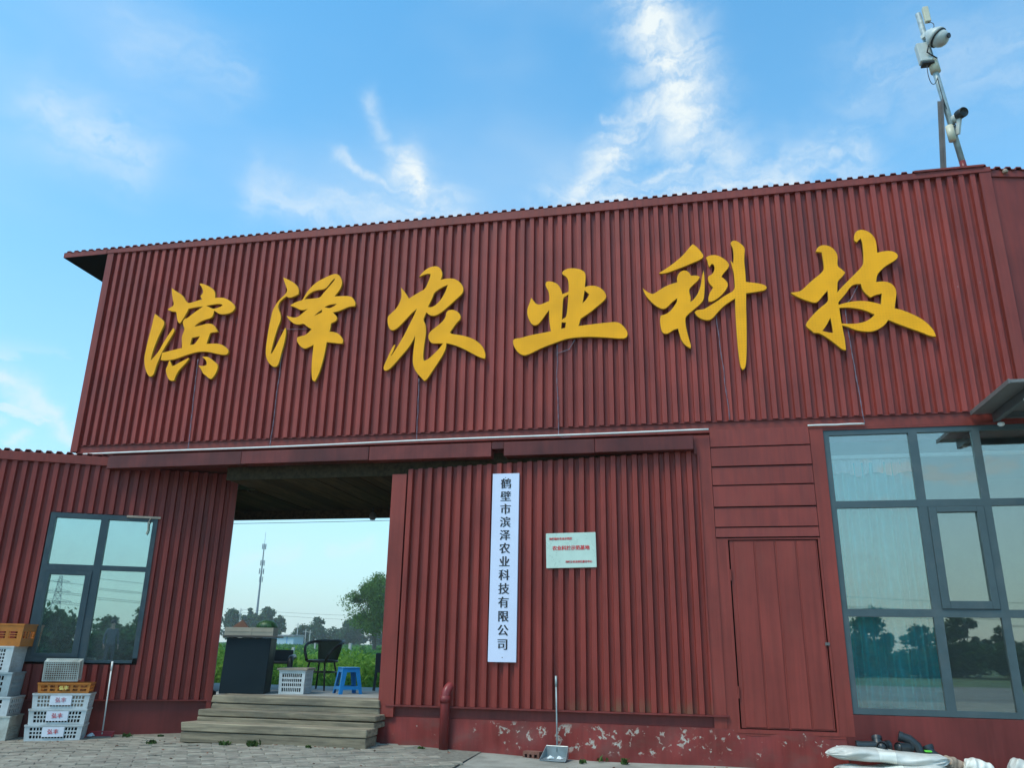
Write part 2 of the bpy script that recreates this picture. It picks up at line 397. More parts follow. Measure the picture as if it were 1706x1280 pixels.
M['bark'] = mat('bark', (0.10, 0.085, 0.07), 0.9, var=0.3, bump=0.6, bscale=20)
M['mast'] = mat('mast_steel', (0.16, 0.18, 0.22), 0.6, var=0.1)
M['post'] = mat('concrete_post', (0.40, 0.40, 0.37), 0.9, var=0.15)
M['shedwall'] = mat('shed_wall', (0.36, 0.50, 0.58), 0.6, var=0.06)
M['shedroof'] = mat('shed_roof', (0.22, 0.20, 0.20), 0.6, var=0.3)
M['cable'] = mat('cable_black', (0.02, 0.02, 0.024), 0.6)
M['melon'] = mat('melon_skin', (0.03, 0.085, 0.025), 0.45, var=0.6, scale=14, stretch=(3, 3, 0.5))
M['green_tape'] = mat('green_tape', (0.12, 0.60, 0.05), 0.5)
M['road'] = mat('gravel_lane', (0.20, 0.195, 0.175), 0.95, var=0.25, scale=1.0)
M['litter'] = mat('white_litter', (0.75, 0.77, 0.75), 0.6)

# ------------------------------------------------------------------ mesh helpers
class MB:
    def __init__(s):
        s.v = []; s.f = []; s.m = []
    def add(s, vs, fs, mi=0):
        b = len(s.v); s.v += [tuple(v) for v in vs]
        s.f += [tuple(b + i for i in f) for f in fs]; s.m += [mi] * len(fs)
        return s
    def box(s, x0, x1, y0, y1, z0, z1, mi=0):
        return s.add([(x0, y0, z0), (x1, y0, z0), (x1, y1, z0), (x0, y1, z0), (x0, y0, z1), (x1, y0, z1), (x1, y1, z1), (x0, y1, z1)],
                     [(0, 3, 2, 1), (4, 5, 6, 7), (0, 1, 5, 4), (1, 2, 6, 5), (2, 3, 7, 6), (3, 0, 4, 7)], mi)
    def bar(s, p, q, w, h=None, up=(0, 0, 1), mi=0, w2=None, h2=None):
        """square bar from p to q"""
        p, q = Vector(p), Vector(q); d = (q - p).normalized(); upv = Vector(up)
        if abs(d.dot(upv)) > 0.98: upv = Vector((0, 1, 0))
        a = d.cross(upv).normalized(); b = a.cross(d).normalized()
        h = h or w; w2 = w2 or w; h2 = h2 or h
        vs = []
        for c, ww, hh in ((p, w, h), (q, w2, h2)):
            for sa, sb in ((-1, -1), (1, -1), (1, 1), (-1, 1)):
                vs.append(c + a * (sa * ww / 2) + b * (sb * hh / 2))
        return s.add(vs, [(0, 1, 2, 3), (7, 6, 5, 4), (0, 4, 5, 1), (1, 5, 6, 2), (2, 6, 7, 3), (3, 7, 4, 0)], mi)
    def tube(s, pts, r, n=8, caps=True, mi=0, closed=False):
        pts = [Vector(p) for p in pts]; k = len(pts)
        rs = r if isinstance(r, (list, tuple)) else [r] * k
        prev = None; rings = []
        for i in range(k):
            if closed:
                d = pts[(i + 1) % k] - pts[(i - 1) % k]
            else:
                d = pts[min(i + 1, k - 1)] - pts[max(i - 1, 0)]
            d.normalize()
            if prev is None:
                a = d.cross(Vector((0, 0, 1)))
                if a.length < 0.05: a = d.cross(Vector((0, 1, 0)))
                a.normalize()
            else:
                a = prev - d * prev.dot(d); a.normalize()
            prev = a; b = d.cross(a)
            rings.append([pts[i] + (a * math.cos(2 * PI * j / n) + b * math.sin(2 * PI * j / n)) * rs[i] for j in range(n)])
        vs = [v for rg in rings for v in rg]; fs = []
        m = k if closed else k - 1
        for i in range(m):
            for j in range(n):
                i2 = (i + 1) % k; j2 = (j + 1) % n
                fs.append((i * n + j, i * n + j2, i2 * n + j2, i2 * n + j))
        if caps and not closed:
            fs.append(tuple(range(n - 1, -1, -1))); fs.append(tuple((k - 1) * n + j for j in range(n)))
        return s.add(vs, fs, mi)
    def lathe(s, prof, n=20, c=(0, 0, 0), mi=0, mtx=None):
        vs = []; fs = []; k = len(prof)
        for (r, z) in prof:
            for j in range(n):
                a = 2 * PI * j / n; v = Vector((r * math.cos(a), r * math.sin(a), z))
                if mtx: v = mtx @ v
                vs.append(v + Vector(c))
        for i in range(k - 1):
            for j in range(n):
                j2 = (j + 1) % n
                fs.append((i * n + j, i * n + j2, (i + 1) * n + j2, (i + 1) * n + j))
        fs.append(tuple(range(n - 1, -1, -1))); fs.append(tuple((k - 1) * n + j for j in range(n)))
        return s.add(vs, fs, mi)
    def grid(s, fn, nu, nv, mi=0):
        vs = [fn(i / nu, j / nv) for j in range(nv + 1) for i in range(nu + 1)]
        fs = [(j * (nu + 1) + i, j * (nu + 1) + i + 1, (j + 1) * (nu + 1) + i + 1, (j + 1) * (nu + 1) + i) for j in range(nv) for i in range(nu)]
        return s.add(vs, fs, mi)
    def map(s, fn):
        s.v = [tuple(fn(*v)) for v in s.v]; return s
    def mesh(s, name, mats, smooth=False, bevel=0.0):
        me = bpy.data.meshes.new(name)
        me.from_pydata(s.v, [], s.f)
        mats = mats if isinstance(mats, (list, tuple)) else [mats]
        for mm in mats: me.materials.append(mm)
        if len(mats) > 1: me.polygons.foreach_set('material_index', s.m)
        if bevel:
            bm = bmesh.new(); bm.from_mesh(me)
            bmesh.ops.bevel(bm, geom=list(bm.edges), offset=bevel, segments=1, affect='EDGES', profile=0.5)
            bm.to_mesh(me); bm.free()
        if smooth:
            me.polygons.foreach_set('use_smooth', [True] * len(me.polygons))
        me.update()
        return me
    def build(s, name, mats, parent=None, smooth=False, bevel=0.0):
        return link(name, s.mesh(name, mats, smooth, bevel), parent)

def link(name, me, parent=None):
    o = bpy.data.objects.new(name, me); COL.objects.link(o)
    if parent: o.parent = parent
    return o

def thing(name, label, cat, loc=(0, 0, 0), rz=0.0, group=None, rot=None):
    o = bpy.data.objects.new(name, None); COL.objects.link(o)
    o.empty_display_size = 0.1
    o.location = loc; o.rotation_euler = rot if rot else (0, 0, rz)
    return tag(o, label, cat, group)

def tag(o, label, cat, group=None):
    o['label'] = label; o['category'] = cat
    if group: o['group'] = group
    return o

def stuff(o): o['kind'] = 'stuff'; return o
def struct(o): o['kind'] = 'structure'; return o

def dup(root, loc, rz=None, label=None):
    r = root.copy(); COL.objects.link(r); r.location = loc
    if rz is not None: r.rotation_euler = (0, 0, rz)
    if label: r['label'] = label
    for ch in list(root.children):
        c = ch.copy(); COL.objects.link(c); c.parent = r
        for g in list(ch.children):
            d = g.copy(); COL.objects.link(d); d.parent = c
    return r

def npmesh(name, V, F, mat_):
    me = bpy.data.meshes.new(name)
    V = np.asarray(V, dtype=np.float32); F = np.asarray(F, dtype=np.int32)
    me.vertices.add(len(V)); me.vertices.foreach_set('co', V.ravel())
    n, k = F.shape
    me.loops.add(n * k); me.loops.foreach_set('vertex_index', F.ravel())
    me.polygons.add(n)
    me.polygons.foreach_set('loop_start', np.arange(0, n * k, k, dtype=np.int32))
    me.polygons.foreach_set('loop_total', np.full(n, k, dtype=np.int32))
    me.materials.append(mat_); me.update(calc_edges=True)
    return me

def leaf_quads(P, size, rng, flat=0.0, asp=0.6):
    """kite shaped leaves with random directions at the points P"""
    n = len(P)
    d = rng.normal(size=(n, 3)); d[:, 2] *= (1 - flat); d /= np.linalg.norm(d, axis=1)[:, None]
    e = np.cross(d, rng.normal(size=(n, 3))); e /= np.linalg.norm(e, axis=1)[:, None]
    s = (size * rng.uniform(0.6, 1.3, n))[:, None]
    V = np.stack([P - d * s * .5, P + e * s * asp * .5, P + d * s * .5, P - e * s * asp * .5], 1).reshape(-1, 3)
    F = np.arange(4 * n).reshape(n, 4)
    return V, F

def text_mesh(body, size, m, extrude=0.001, offset=0.0, xs=(0.0,)):
    """flat printed characters lying in the xz plane, facing -y, centred on the origin"""
    cu = bpy.data.curves.new('lettering', 'FONT'); cu.body = body; cu.size = size
    cu.align_x = 'CENTER'; cu.align_y = 'CENTER'; cu.extrude = extrude; cu.offset = offset
    o = bpy.data.objects.new('lettering', cu); COL.objects.link(o)
    dg = bpy.context.evaluated_depsgraph_get(); dg.update()
    me = bpy.data.meshes.new_from_object(o.evaluated_get(dg))
    bpy.data.objects.remove(o)
    co = np.empty(len(me.vertices) * 3, dtype=np.float32); me.vertices.foreach_get('co', co); co = co.reshape(-1, 3)
    fs = [tuple(p.vertices) for p in me.polygons]
    out = MB()
    for i, sx in enumerate(xs):
        out.add([(x + sx, -(z + i * 0.0004), y) for x, y, z in co.tolist()], fs)
    return out.mesh('lettering', m)

def put_text(name, body, size, m, parent, loc, xs=(0.0,), offset=0.0, rot=(0, 0, 0)):
    o = link(name, text_mesh(body, size, m, 0.001, offset, xs), parent)
    o.location = loc; o.rotation_euler = rot
    return o

# ================================================================== SETTING
def gz(x, y):
    """the yard rises a few centimetres in front of the steps"""
    return 0.085 * math.exp(-((x + 4.2) / 1.9) ** 2) * math.exp(-((y - 0.2) / 1.6) ** 2) - 0.02 * max(0.0, min(1.0, (-7 - x) / 2))

g = MB().grid(lambda u, v: (-700 + 1400 * u, -500 + 1500 * v, -0.16), 40, 40)
struct(g.build('ground', M['field']))
a = MB().grid(lambda u, v: (-16 + 26 * u, -13 + 15.4 * v, gz(-16 + 26 * u, -13 + 15.4 * v) - 0.004 + 0.006 * math.sin(9 * u * 7) * math.sin(v * 31)), 130, 77)
apron = struct(a.build('forecourt', M['apron'], smooth=True))
lane = struct(MB().box(-120, 60, -22.5, -13, -0.155, -0.02).build('lane', M['road']))

# diagonal brick pavers of the yard (children of their own sheet)
bed = struct(MB().grid(lambda u, v: (-11.5 + 9.2 * u, -2.9 + 3.9 * v, gz(-11.5 + 9.2 * u, -2.9 + 3.9 * v) + 0.0075), 46, 20).build('paved_yard', mat('paver_sand', (0.19, 0.175, 0.14), 0.95, var=0.3, scale=20)))
rng = random.Random(5)
pl, pw, gap, th = 0.235, 0.115, 0.010, rad(33)
pm = MB().box(-pl / 2, pl / 2, -pw / 2, pw / 2, -0.03, 0.0).mesh('brick', M['paver'], bevel=0.006)
cand = []
for i in range(-40, 40):
    for j in range(-70, 70):
        lx = i * (pl + gap) + (0.5 * (pl + gap) if j % 2 else 0); ly = j * (pw + gap)
        x = -6.5 + lx * math.cos(th) - ly * math.sin(th); y = -0.9 + lx * math.sin(th) + ly * math.cos(th)
        edge = -2.55 + 0.25 * math.sin(y * 5) - 0.5 * max(0, y + 0.9)
        if -11.3 < x < edge and -2.8 < y < 0.75:
            if y > 0.05 and (x > -6.9 or y > (x + 7.56) * math.tan(rad(27)) - 0.08): continue
            if y > (x + 7.56) * math.tan(rad(27)) - 0.08 and x < -6.2: continue
            cand.append((math.hypot(x, y + 9.4), x, y))
seen = []; rest = []
for d, x, y in sorted(cand):
    inframe = (x > -8.4 + 0.0 and y > -2.3 - (x + 6.0) * 0.15 - 0.2)
    (seen if inframe and len(seen) < 300 else rest).append((x, y))
for x, y in seen:
    o = link('brick', pm, bed)
    o.location = (x, y, gz(x, y) + 0.014 + rng.uniform(-0.003, 0.005))
    o.rotation_euler = (rng.uniform(-.02, .02), rng.uniform(-.02, .02), th + rng.uniform(-.03, .03))
rb = MB()
for x, y in rest:
    zz = gz(x, y) + 0.014 + rng.uniform(-0.003, 0.004); ca, sa = math.cos(th), math.sin(th)
    tmp = MB().box(-pl / 2, pl / 2, -pw / 2, pw / 2, -0.03, 0.0)
    tmp.map(lambda px, py, pz: (x + px * ca - py * sa, y + px * sa + py * ca, zz + pz))
    rb.add(tmp.v, tmp.f)
stuff(rb.build('brick_rows', M['paver'], bed))

# ================================================================== corrugated sheet
PITCH = 0.125
def corr(x0, x1, zb, zt, amp=0.050, yo=0.0, th=0.0):
    """trapezoidal profile along x; zb/zt are functions of x. Crests towards -y."""
    prof = []
    k0 = int(math.floor(x0 / PITCH)) - 1; k1 = int(math.ceil(x1 / PITCH)) + 1
    pts = []
    for k in range(k0, k1 + 1):
        b = k * PITCH
        pts += [(b + 0.000, 0.0), (b + 0.050, 0.0), (b + 0.060, -amp), (b + 0.115, -amp), (b + 0.125, 0.0)]
    def h(x):
        for (xa, ya), (xb_, yb) in zip(pts, pts[1:]):
            if xa <= x <= xb_ and xb_ > xa: return ya + (yb - ya) * (x - xa) / (xb_ - xa)
        return 0.0
    xs = sorted(set([round(x0, 5), round(x1, 5)] + [round(p[0], 5) for p in pts if x0 < p[0] < x1]))
    m = MB(); vs = []; fs = []
    for x in xs:
        y = h(x) + yo
        vs += [(x, y, zb(x)), (x, y, zt(x))]
    for i in range(len(xs) - 1):
        fs.append((2 * i, 2 * i + 2, 2 * i + 3, 2 * i + 1))
    # folded-back lips give the sheet an edge
    n = len(vs)
    for x in xs:
        y = h(x) + yo + 0.012
        vs += [(x, y, zb(x)), (x, y, zt(x))]
    for i in range(len(xs) - 1):
        fs.append((2 * i + 2, 2 * i, n + 2 * i, n + 2 * i + 2)); fs.append((2 * i + 1, 2 * i + 3, n + 2 * i + 3, n + 2 * i + 1))
    return m.add(vs, fs)

def K(v): return lambda x: v

# ================================================================== MAIN BUILDING
B = thing('corrugated_building', 'long two storey building clad in dark red ribbed sheets, carrying the big yellow letters', 'building')
rng = random.Random(11)
UX0, UX1 = -8.13, 3.66
def utop(x):
    t_ = (x - UX0) / (UX1 - UX0)
    return 6.64 - 0.05 * 4 * t_ * (1 - t_)
w = PITCH * 7
x = UX0
while x < UX1 - 0.02:
    xe = min(UX1, x + w)
    corr(x, xe, K(3.686), utop, yo=-0.004 - rng.uniform(0, 0.003)).build('wall_sheet', M['red_up'], B); x = xe
MB().box(-8.235, UX0, -0.064, 0.02, 3.60, 6.655).build('corner_post', M['red_trim'], B)
MB().box(UX1, 3.785, -0.064, 0.02, 3.60, 6.655).build('corner_post', M['red_trim'], B)
tt = MB(); N = 24
for i in range(N):
    xa = -8.245 + (12.035) * i / N; xb = -8.245 + 12.035 * (i + 1) / N
    if i in (0, N // 2): pass
    tt.add([(xa, -0.072, utop(xa) - 0.004), (xb, -0.072, utop(xb) - 0.004), (xb, -0.072, 6.70), (xa, -0.072, 6.70),
            (xa, 0.0, utop(xa) - 0.004), (xb, 0.0, utop(xb) - 0.004), (xb, 0.0, 6.70), (xa, 0.0, 6.70)],
           [(0, 1, 2, 3), (1, 0, 4, 5), (3, 2, 6, 7)] + ([(0, 3, 7, 4)] if i == 0 else []) + ([(2, 1, 5, 6)] if i == N - 1 else []))
tt.build('top_trim', M['red_trim'], B)
MB().box(2.95, 3.72, -0.092, -0.0735, 6.705, 6.728).build('coping_strip', M['red_trim'], B)
# roof sheets running back, their ribs showing along the eave; they overhang at the left end
def roof_piece(x0, x1):
    m = corr(x0, x1, K(-0.075), K(2.62), amp=0.03)
    m.map(lambda px, py, pz: (px, pz, 6.703 - py - pz * 0.012))
    return m
x = -8.98
while x < 3.75:
    xe = min(3.75, x + PITCH * 14); roof_piece(x, xe).build('roof_sheet', M['red_trim'], B); x = xe
MB().box(-8.985, -8.25, -0.07, 2.6, 6.625, 6.640).build('eave_soffit', M['dark'], B)
MB().box(-8.99, -8.25, -0.075, -0.058, 6.628, 6.708).build('eave_fascia', M['red_trim'], B)
# volumes behind the cladding
MB().box(-8.22, 3.76, 0.03, 2.6, 3.40, 6.62).build('upper_storey_wall', M['red_plinth2'], B)
# flashing under the upper storey
MB().box(-8.13, 6.2, -0.022, 0.026, 3.555, 3.672).build('base_flashing', M['red_trim'], B)
MB().box(-8.13, 6.2, -0.036, 0.026, 3.674, 3.684).build('drip_edge', M['red_plinth2'], B)
# box beam over the passage: four lengths, one joint open below
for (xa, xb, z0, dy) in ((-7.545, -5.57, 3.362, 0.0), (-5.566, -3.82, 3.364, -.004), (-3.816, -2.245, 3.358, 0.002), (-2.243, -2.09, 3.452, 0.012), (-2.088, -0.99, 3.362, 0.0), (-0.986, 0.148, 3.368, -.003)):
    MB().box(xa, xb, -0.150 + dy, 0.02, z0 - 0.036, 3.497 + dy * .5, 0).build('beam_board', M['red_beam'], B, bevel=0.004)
# ceiling of the passage and dark void above the lower wall sheets
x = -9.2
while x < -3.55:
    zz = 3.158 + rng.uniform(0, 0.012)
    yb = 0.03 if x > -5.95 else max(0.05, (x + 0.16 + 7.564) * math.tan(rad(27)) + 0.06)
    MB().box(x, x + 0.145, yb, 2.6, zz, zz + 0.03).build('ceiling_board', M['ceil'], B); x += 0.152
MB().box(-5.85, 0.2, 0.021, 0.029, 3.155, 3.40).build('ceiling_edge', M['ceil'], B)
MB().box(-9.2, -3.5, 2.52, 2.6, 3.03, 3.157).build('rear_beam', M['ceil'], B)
# lower right wall
LX0, LX1 = -3.335, 0.205
def ltop(x):
    return 3.215 + (x + 3.33) / 3.5 * 0.125
x = LX0
while x < LX1 - 0.02:
    xe = min(LX1, x + PITCH * 7)
    corr(x, xe, K(0.492), ltop, yo=-0.004 - rng.uniform(0, 0.003)).build('wall_sheet', M['red_low'], B); x = xe
MB().box(-3.52, LX0, -0.062, 0.05, 0.36, 3.155).build('corner_post', M['red_trim'], B)
MB().box(0.205, 0.335, -0.042, 0.06, 0.36, 3.51).build('door_post', M['red_trim'], B)
MB().box(0.152, 0.335, -0.040, 0.02, 3.30, 3.52).build('corner_plate', M['red_trim'], B)
MB().box(-3.43, 0.36, -0.072, -0.004, 0.474, 0.490).build('sill_angle', M['red_plinth2'], B)
MB().box(-3.36, 0.25, -0.006, 0.05, 0.365, 0.474).build('base_channel', M['red_plinth2'], B)
# plinth, roughly plastered
pl_ = MB().grid(lambda u, v: (-3.52 + 5.02 * u, -0.030 - 0.012 * math.sin(u * 40) * math.sin(v * 5) - 0.02 * (1 - v), -0.05 + 0.412 * v), 60, 8)
pl_.box(-3.52, 1.5, -0.012, 0.05, 0.30, 0.363)
pl_.build('plinth', M['red_plinth'], B, smooth=True)
MB().box(-3.545, -3.505, -0.035, 2.5, -0.05, 0.5).build('plinth_end', M['red_plinth2'], B)
# walls behind
MB().box(-3.50, 0.34, 0.06, 2.5, -0.05, 3.36).build('lower_wall', M['red_plinth2'], B)
# boards over the door
zs = [3.590, 3.372, 3.143, 2.925, 2.677, 2.451, 2.336]
for i in range(6):
    y0 = -0.030 - (i % 2) * 0.003
    m = MB(); z1, z0 = zs[i] - 0.006, zs[i + 1] + 0.006
    xa, xb = 0.340, 1.436
    # each board tilts outwards at its lower edge like a lap board
    m.add([(xa, y0 - .012, z0), (xb, y0 - .012, z0), (xb, y0, z1), (xa, y0, z1), (xa, .05, z0), (xb, .05, z0), (xb, .05, z1), (xa, .05, z1)],
          [(0, 1, 2, 3), (1, 0, 4, 5), (3, 2, 6, 7), (0, 3, 7, 4), (2, 1, 5, 6)])
    m.build('lap_board', M['red_door'], B)
# steel door of the same red
D_ = MB().box(0.482, 1.405, -0.018, 0.02, 0.372, 2.305).build('door', M['red_door'], B)
xs = [0.515, 0.745, 0.965, 1.185, 1.40]
for i in range(4):
    MB().box(xs[i] + 0.008, xs[i + 1] - 0.008, -0.026, -0.019, 0.382, 2.295).build('door_panel', M['red_door'], D_, bevel=0.004)
fr = MB(); fr.box(0.440, 0.466, -0.034, 0.03, 0.325, 2.330); fr.box(1.418, 1.440, -0.034, 0.03, 0.325, 2.330); fr.box(0.466, 1.418, -0.034, 0.03, 0.325, 0.356); fr.box(0.466, 1.418, -0.034, 0.03, 2.312, 2.330)
fr.build('door_frame', M['red_door'], B)
MB().box(0.335, 0.440, -0.033, 0.03, 0.325, 2.332).build('door_jamb', M['red_trim'], B)
MB().box(0.460, 1.424, 0.022, 0.05, 0.34, 2.32).build('door_gap', M['dark'], B)
for z in (1.93, 0.72):
    MB().tube([(0.474, -0.034, z - 0.06), (0.474, -0.034, z + 0.06)], 0.011, 8).build('hinge', M['red_trim'], D_)
MB().box(1.385, 1.428, -0.045, -0.019, 1.205, 1.235).build('latch', M['greybrown'], D_)
MB().box(0.335, 1.50, -0.028, 0.05, 0.30, 0.324).build('threshold', M['red_trim'], B)
# wall round the big window
MB().box(1.442, 1.588, -0.030, 0.06, 0.325, 3.552).build('window_jamb', M['red_trim'], B)
MB().box(1.502, 6.2, -0.028, 0.06, -0.05, 0.535).build('sill_wall', M['red_plinth2'], B)
MB().box(1.590, 6.2, -0.024, 0.06, 3.532, 3.553).build('window_head', M['red_trim'], B)
MB().box(4.78, 6.2, -0.03, 0.06, 0.537, 3.530).build('end_wall', M['red_trim'], B)
# the big window
Wd = MB(); y0, y1 = -0.012, 0.05
Wd.box(1.592, 1.650, y0, y1, 0.540, 3.530); Wd.box(4.70, 4.776, y0, y1, 0.540, 3.530)
Wd.box(1.650, 4.70, y0, y1, 3.472, 3.530); Wd.box(1.650, 4.70, y0, y1, 0.540, 0.600)
Wd.box(1.650, 4.70, y0 - .002, y1, 2.648, 2.724); Wd.box(1.650, 4.70, y0 - .002, y1, 1.500, 1.580)
for xa, xb in ((2.482, 2.572), (3.122, 3.202)):
    for za, zb in ((0.600, 1.500), (1.580, 2.648), (2.724, 3.472)):
        Wd.box(xa, xb, y0 - .001, y1, za, zb)
win = Wd.build('window', M['frame'], B)
sw = MB(); sw.box(2.574, 2.655, -0.030, 0.03, 1.584, 2.644); sw.box(3.05, 3.120, -0.030, 0.03, 1.584, 2.644); sw.box(2.655, 3.05, -0.030, 0.03, 2.585, 2.644); sw.box(2.655, 3.05, -0.030, 0.03, 1.584, 1.665)
sw.build('sash', M['frame'], win, bevel=0.003)
for i, (xa, xb) in enumerate(((1.650, 2.482), (2.572, 3.122), (3.202, 4.70))):
    for j, (za, zb) in enumerate(((0.600, 1.500), (1.580, 2.648), (2.724, 3.472))):
        if i == 1 and j == 1: xa2, xb2, za, zb = 2.655, 3.05, 1.665, 2.585
        else: xa2, xb2 = xa, xb
        o = MB().box(-(xb2 - xa2) / 2, (xb2 - xa2) / 2, 0, 0.006, -(zb - za) / 2, (zb - za) / 2).build('pane', M['glassR'], win)
        o.location = ((xa2 + xb2) / 2, 0.012, (za + zb) / 2)
        o.rotation_euler = (rng.uniform(-.003, .003), 0, rng.uniform(-.003, .003))
# room behind the big window
rm = MB(); rm.box(1.46, 6.1, 2.45, 2.5, 0.3, 3.4); rm.box(1.46, 1.50, 0.06, 2.45, 0.3, 3.4); rm.box(6.06, 6.1, 0.06, 2.45, 0.3, 3.4); rm.box(1.5, 6.06, 0.06, 2.45, 3.40, 3.55)
rm.box(1.5, 6.06, 0.06, 2.45, 0.26, 0.30)
rm.build('room', M['inner'], B)
def curtain(x0, x1, z0, z1, y, folds, amp, m_, label, scallop=0.0, name='curtain'):
    g3 = MB().grid(lambda u, v: (x0 + (x1 - x0) * u + 0.012 * math.sin(u * folds * 2.3), y + amp * math.sin(u * folds * 2 * PI + 0.8 * math.sin(u * 17)) + 0.02 * (v - .5) * math.sin(u * 9),
                                 z0 + (z1 - z0) * v + (scallop * abs(math.sin(u * 9)) * (1 - v) if scallop else 0)), int(folds * 14), 8)
    n3 = len(g3.v); g3.v += [(px, py + .004, pz) for px, py, pz in g3.v]; g3.f += [tuple(i + n3 for i in reversed(f)) for f in g3.f]; g3.m += g3.m
    return tag(g3.build(name, m_, smooth=True), label, 'curtain')
curtain(1.60, 2.54, 0.42, 3.18, 0.17, 9, 0.045, M['curtain'], 'teal pleated curtain hanging behind the left column of the big window')
curtain(1.60, 2.60, 3.02, 3.215, 0.14, 16, 0.012, M['curtain_w'], 'white frilled valance above the teal curtain', 0.05, 'valance')
tag(MB().box(1.52, 5.9, 0.09, 0.125, 3.225, 3.262).build('curtain_rail', M['white']), 'white curtain rail across the inside of the big window', 'rail')
MB().box(0.345, 1.455, 0.055, 2.5, -0.05, 3.4).build('store_wall', M['red_plinth2'], B)
# annex continuing to the right, flat boarded, turned a little away
A_ = thing('flat_clad_annex', 'smooth dark red wall adjoining the ribbed upper storey at the right edge', 'building', (3.79, 0.0, 0), rad(12))
for i in range(6):
    MB().box(0.004 + i * 0.42, 0.418 + i * 0.42, -0.008 - (i % 2) * .004, 0.03, 3.70, 6.585).build('wall_panel', M['red_trim'], A_)
MB().box(0.0, 2.53, 0.032, 2.2, 3.70, 6.585).build('wall_core', M['red_plinth2'], A_)
MB().box(0.0, 2.53, -0.03, 2.2, 6.588, 6.680).build('top_trim', M['red_trim'], A_, bevel=0.004)
rr = corr(0.0, 2.5, K(-0.05), K(2.2), amp=0.03); rr.map(lambda px, py, pz: (px, pz, 6.684 - py)); rr.build('roof_sheet', M['red_trim'], A_)
for xx in (0.17, 0.60):
    MB().lathe([(0.028, 0), (0.034, 0.02), (0.02, 0.045), (0.0, 0.05)], 10, (xx, -0.045, 6.70 if xx > .3 else 6.63)).build('rusty_cap', M['tan'], A_)

# ================================================================== CABIN ON THE LEFT
TH = rad(27)
Cb = thing('corrugated_cabin', 'single storey dark red ribbed cabin with a four pane window, left of the passage', 'building', (-7.564, -0.02, 0), TH)
S0, S1 = -4.2, 1.65
WX0, WX1, WZ0, WZ1 = -0.615, 0.690, 0.870, 2.718
s = S0
cuts = []
while s < S1 - 0.02:
    cuts.append((s, min(S1 - 0.06, s + PITCH * 6))); s += PITCH * 6
for a0, a1 in cuts:
    if a1 - a0 < 0.03: continue
    segs = [(a0, a1)]
    for e in (WX0, WX1):
        segs = [p for q in segs for p in (((q[0], e), (e, q[1])) if q[0] + 0.01 < e < q[1] - 0.01 else (q,))]
    for p, q in segs:
        if p >= WX0 - 0.001 and q <= WX1 + 0.001:
            corr(p, q, K(0.428), K(WZ0 - 0.03), yo=-0.004).build('wall_sheet', M['red_cab'], Cb)
            corr(p, q, K(WZ1 + 0.01), K(3.372), yo=-0.004).build('wall_sheet', M['red_cab'], Cb)
        else:
            corr(p, q, K(0.428), K(3.372), yo=-0.004).build('wall_sheet', M['red_cab'], Cb)
MB().box(S1 - 0.06, S1, -0.064, 0.02, 0.30, 3.372).build('corner_post', M['red_cab'], Cb)
MB().box(S0, 0.02, -0.072, 0.02, 3.374, 3.490).build('top_trim', M['red_trim'], Cb, bevel=0.003)
r2 = corr(S0, 0.30, K(-0.06), K(2.3), amp=0.034); r2.map(lambda px, py, pz: (px, pz, 3.494 - py - 0.03 * pz)); r2.build('roof_sheet', M['red_trim'], Cb)
MB().box(S0, S1 + 0.02, -0.068, 0.0, 0.412, 0.426).build('sill_angle', M['red_plinth2'], Cb)
MB().box(S0, S1 - 0.005, -0.014, 0.05, -0.1, 0.411).build('plinth', M['red_plinth2'], Cb)
co_ = MB(); co_.box(S0, WX0, 0.012, 2.3, -0.1, 3.37); co_.add([(WX1, .012, -.1), (S1 - .02, .012, -.1), (S1 - .75, 2.3, -.1), (WX1, 2.3, -.1), (WX1, .012, 3.37), (S1 - .02, .012, 3.37), (S1 - .75, 2.3, 3.15), (WX1, 2.3, 3.15)], [(0, 3, 2, 1), (4, 5, 6, 7), (0, 1, 5, 4), (1, 2, 6, 5), (2, 3, 7, 6), (3, 0, 4, 7)]); co_.box(WX0, WX1, 0.012, 2.3, -0.1, WZ0 - 0.03); co_.box(WX0, WX1, 0.012, 2.3, WZ1 + .02, 3.37); co_.box(WX0, WX1, 1.2, 2.3, WZ0 - .03, WZ1 + .02)
co_.build('wall_core', M['red_plinth2'], Cb)
# window, its frame a little out of true
cw = MB(); y0, y1 = -0.070, 0.01
mxa, mxb = -0.005, 0.085
cw.box(WX0, WX0 + 0.065, y0, y1, WZ0, WZ1); cw.box(WX1 - 0.06, WX1, y0, y1, WZ0 + 0.05, WZ1)
cw.box(WX0 + .065, WX1 - .06, y0, y1, WZ1 - 0.062, WZ1); cw.box(WX0 + .065, mxa, y0, y1, WZ0, WZ0 + 0.06); cw.box(mxb, WX1 - .06, y0 + .02, y1, WZ0 - .01, WZ0 + 0.022)
cw.box(mxa, mxb, y0, y1, WZ0, WZ1 - .062)
cw.box(WX0 + .065, mxa, y0, y1, 1.985, 2.060); cw.box(mxb, WX1 - .06, y0, y1, 2.000, 2.062)
cwin = cw.build('window', M['frame_d'], Cb)
sh = MB(); sh.box(WX0 + .067, WX0 + .115, y0 - .012, y0 + .03, WZ0 + .06, 1.983); sh.box(mxa - .075, mxa - .002, y0 - .012, y0 + .03, WZ0 + .06, 1.983); sh.box(WX0 + .115, mxa - .075, y0 - .012, y0 + .03, 1.93, 1.983); sh.box(WX0 + .115, mxa - .075, y0 - .012, y0 + .03, WZ0 + .06, WZ0 + .10)
sh.build('sash', M['frame_d'], cwin)
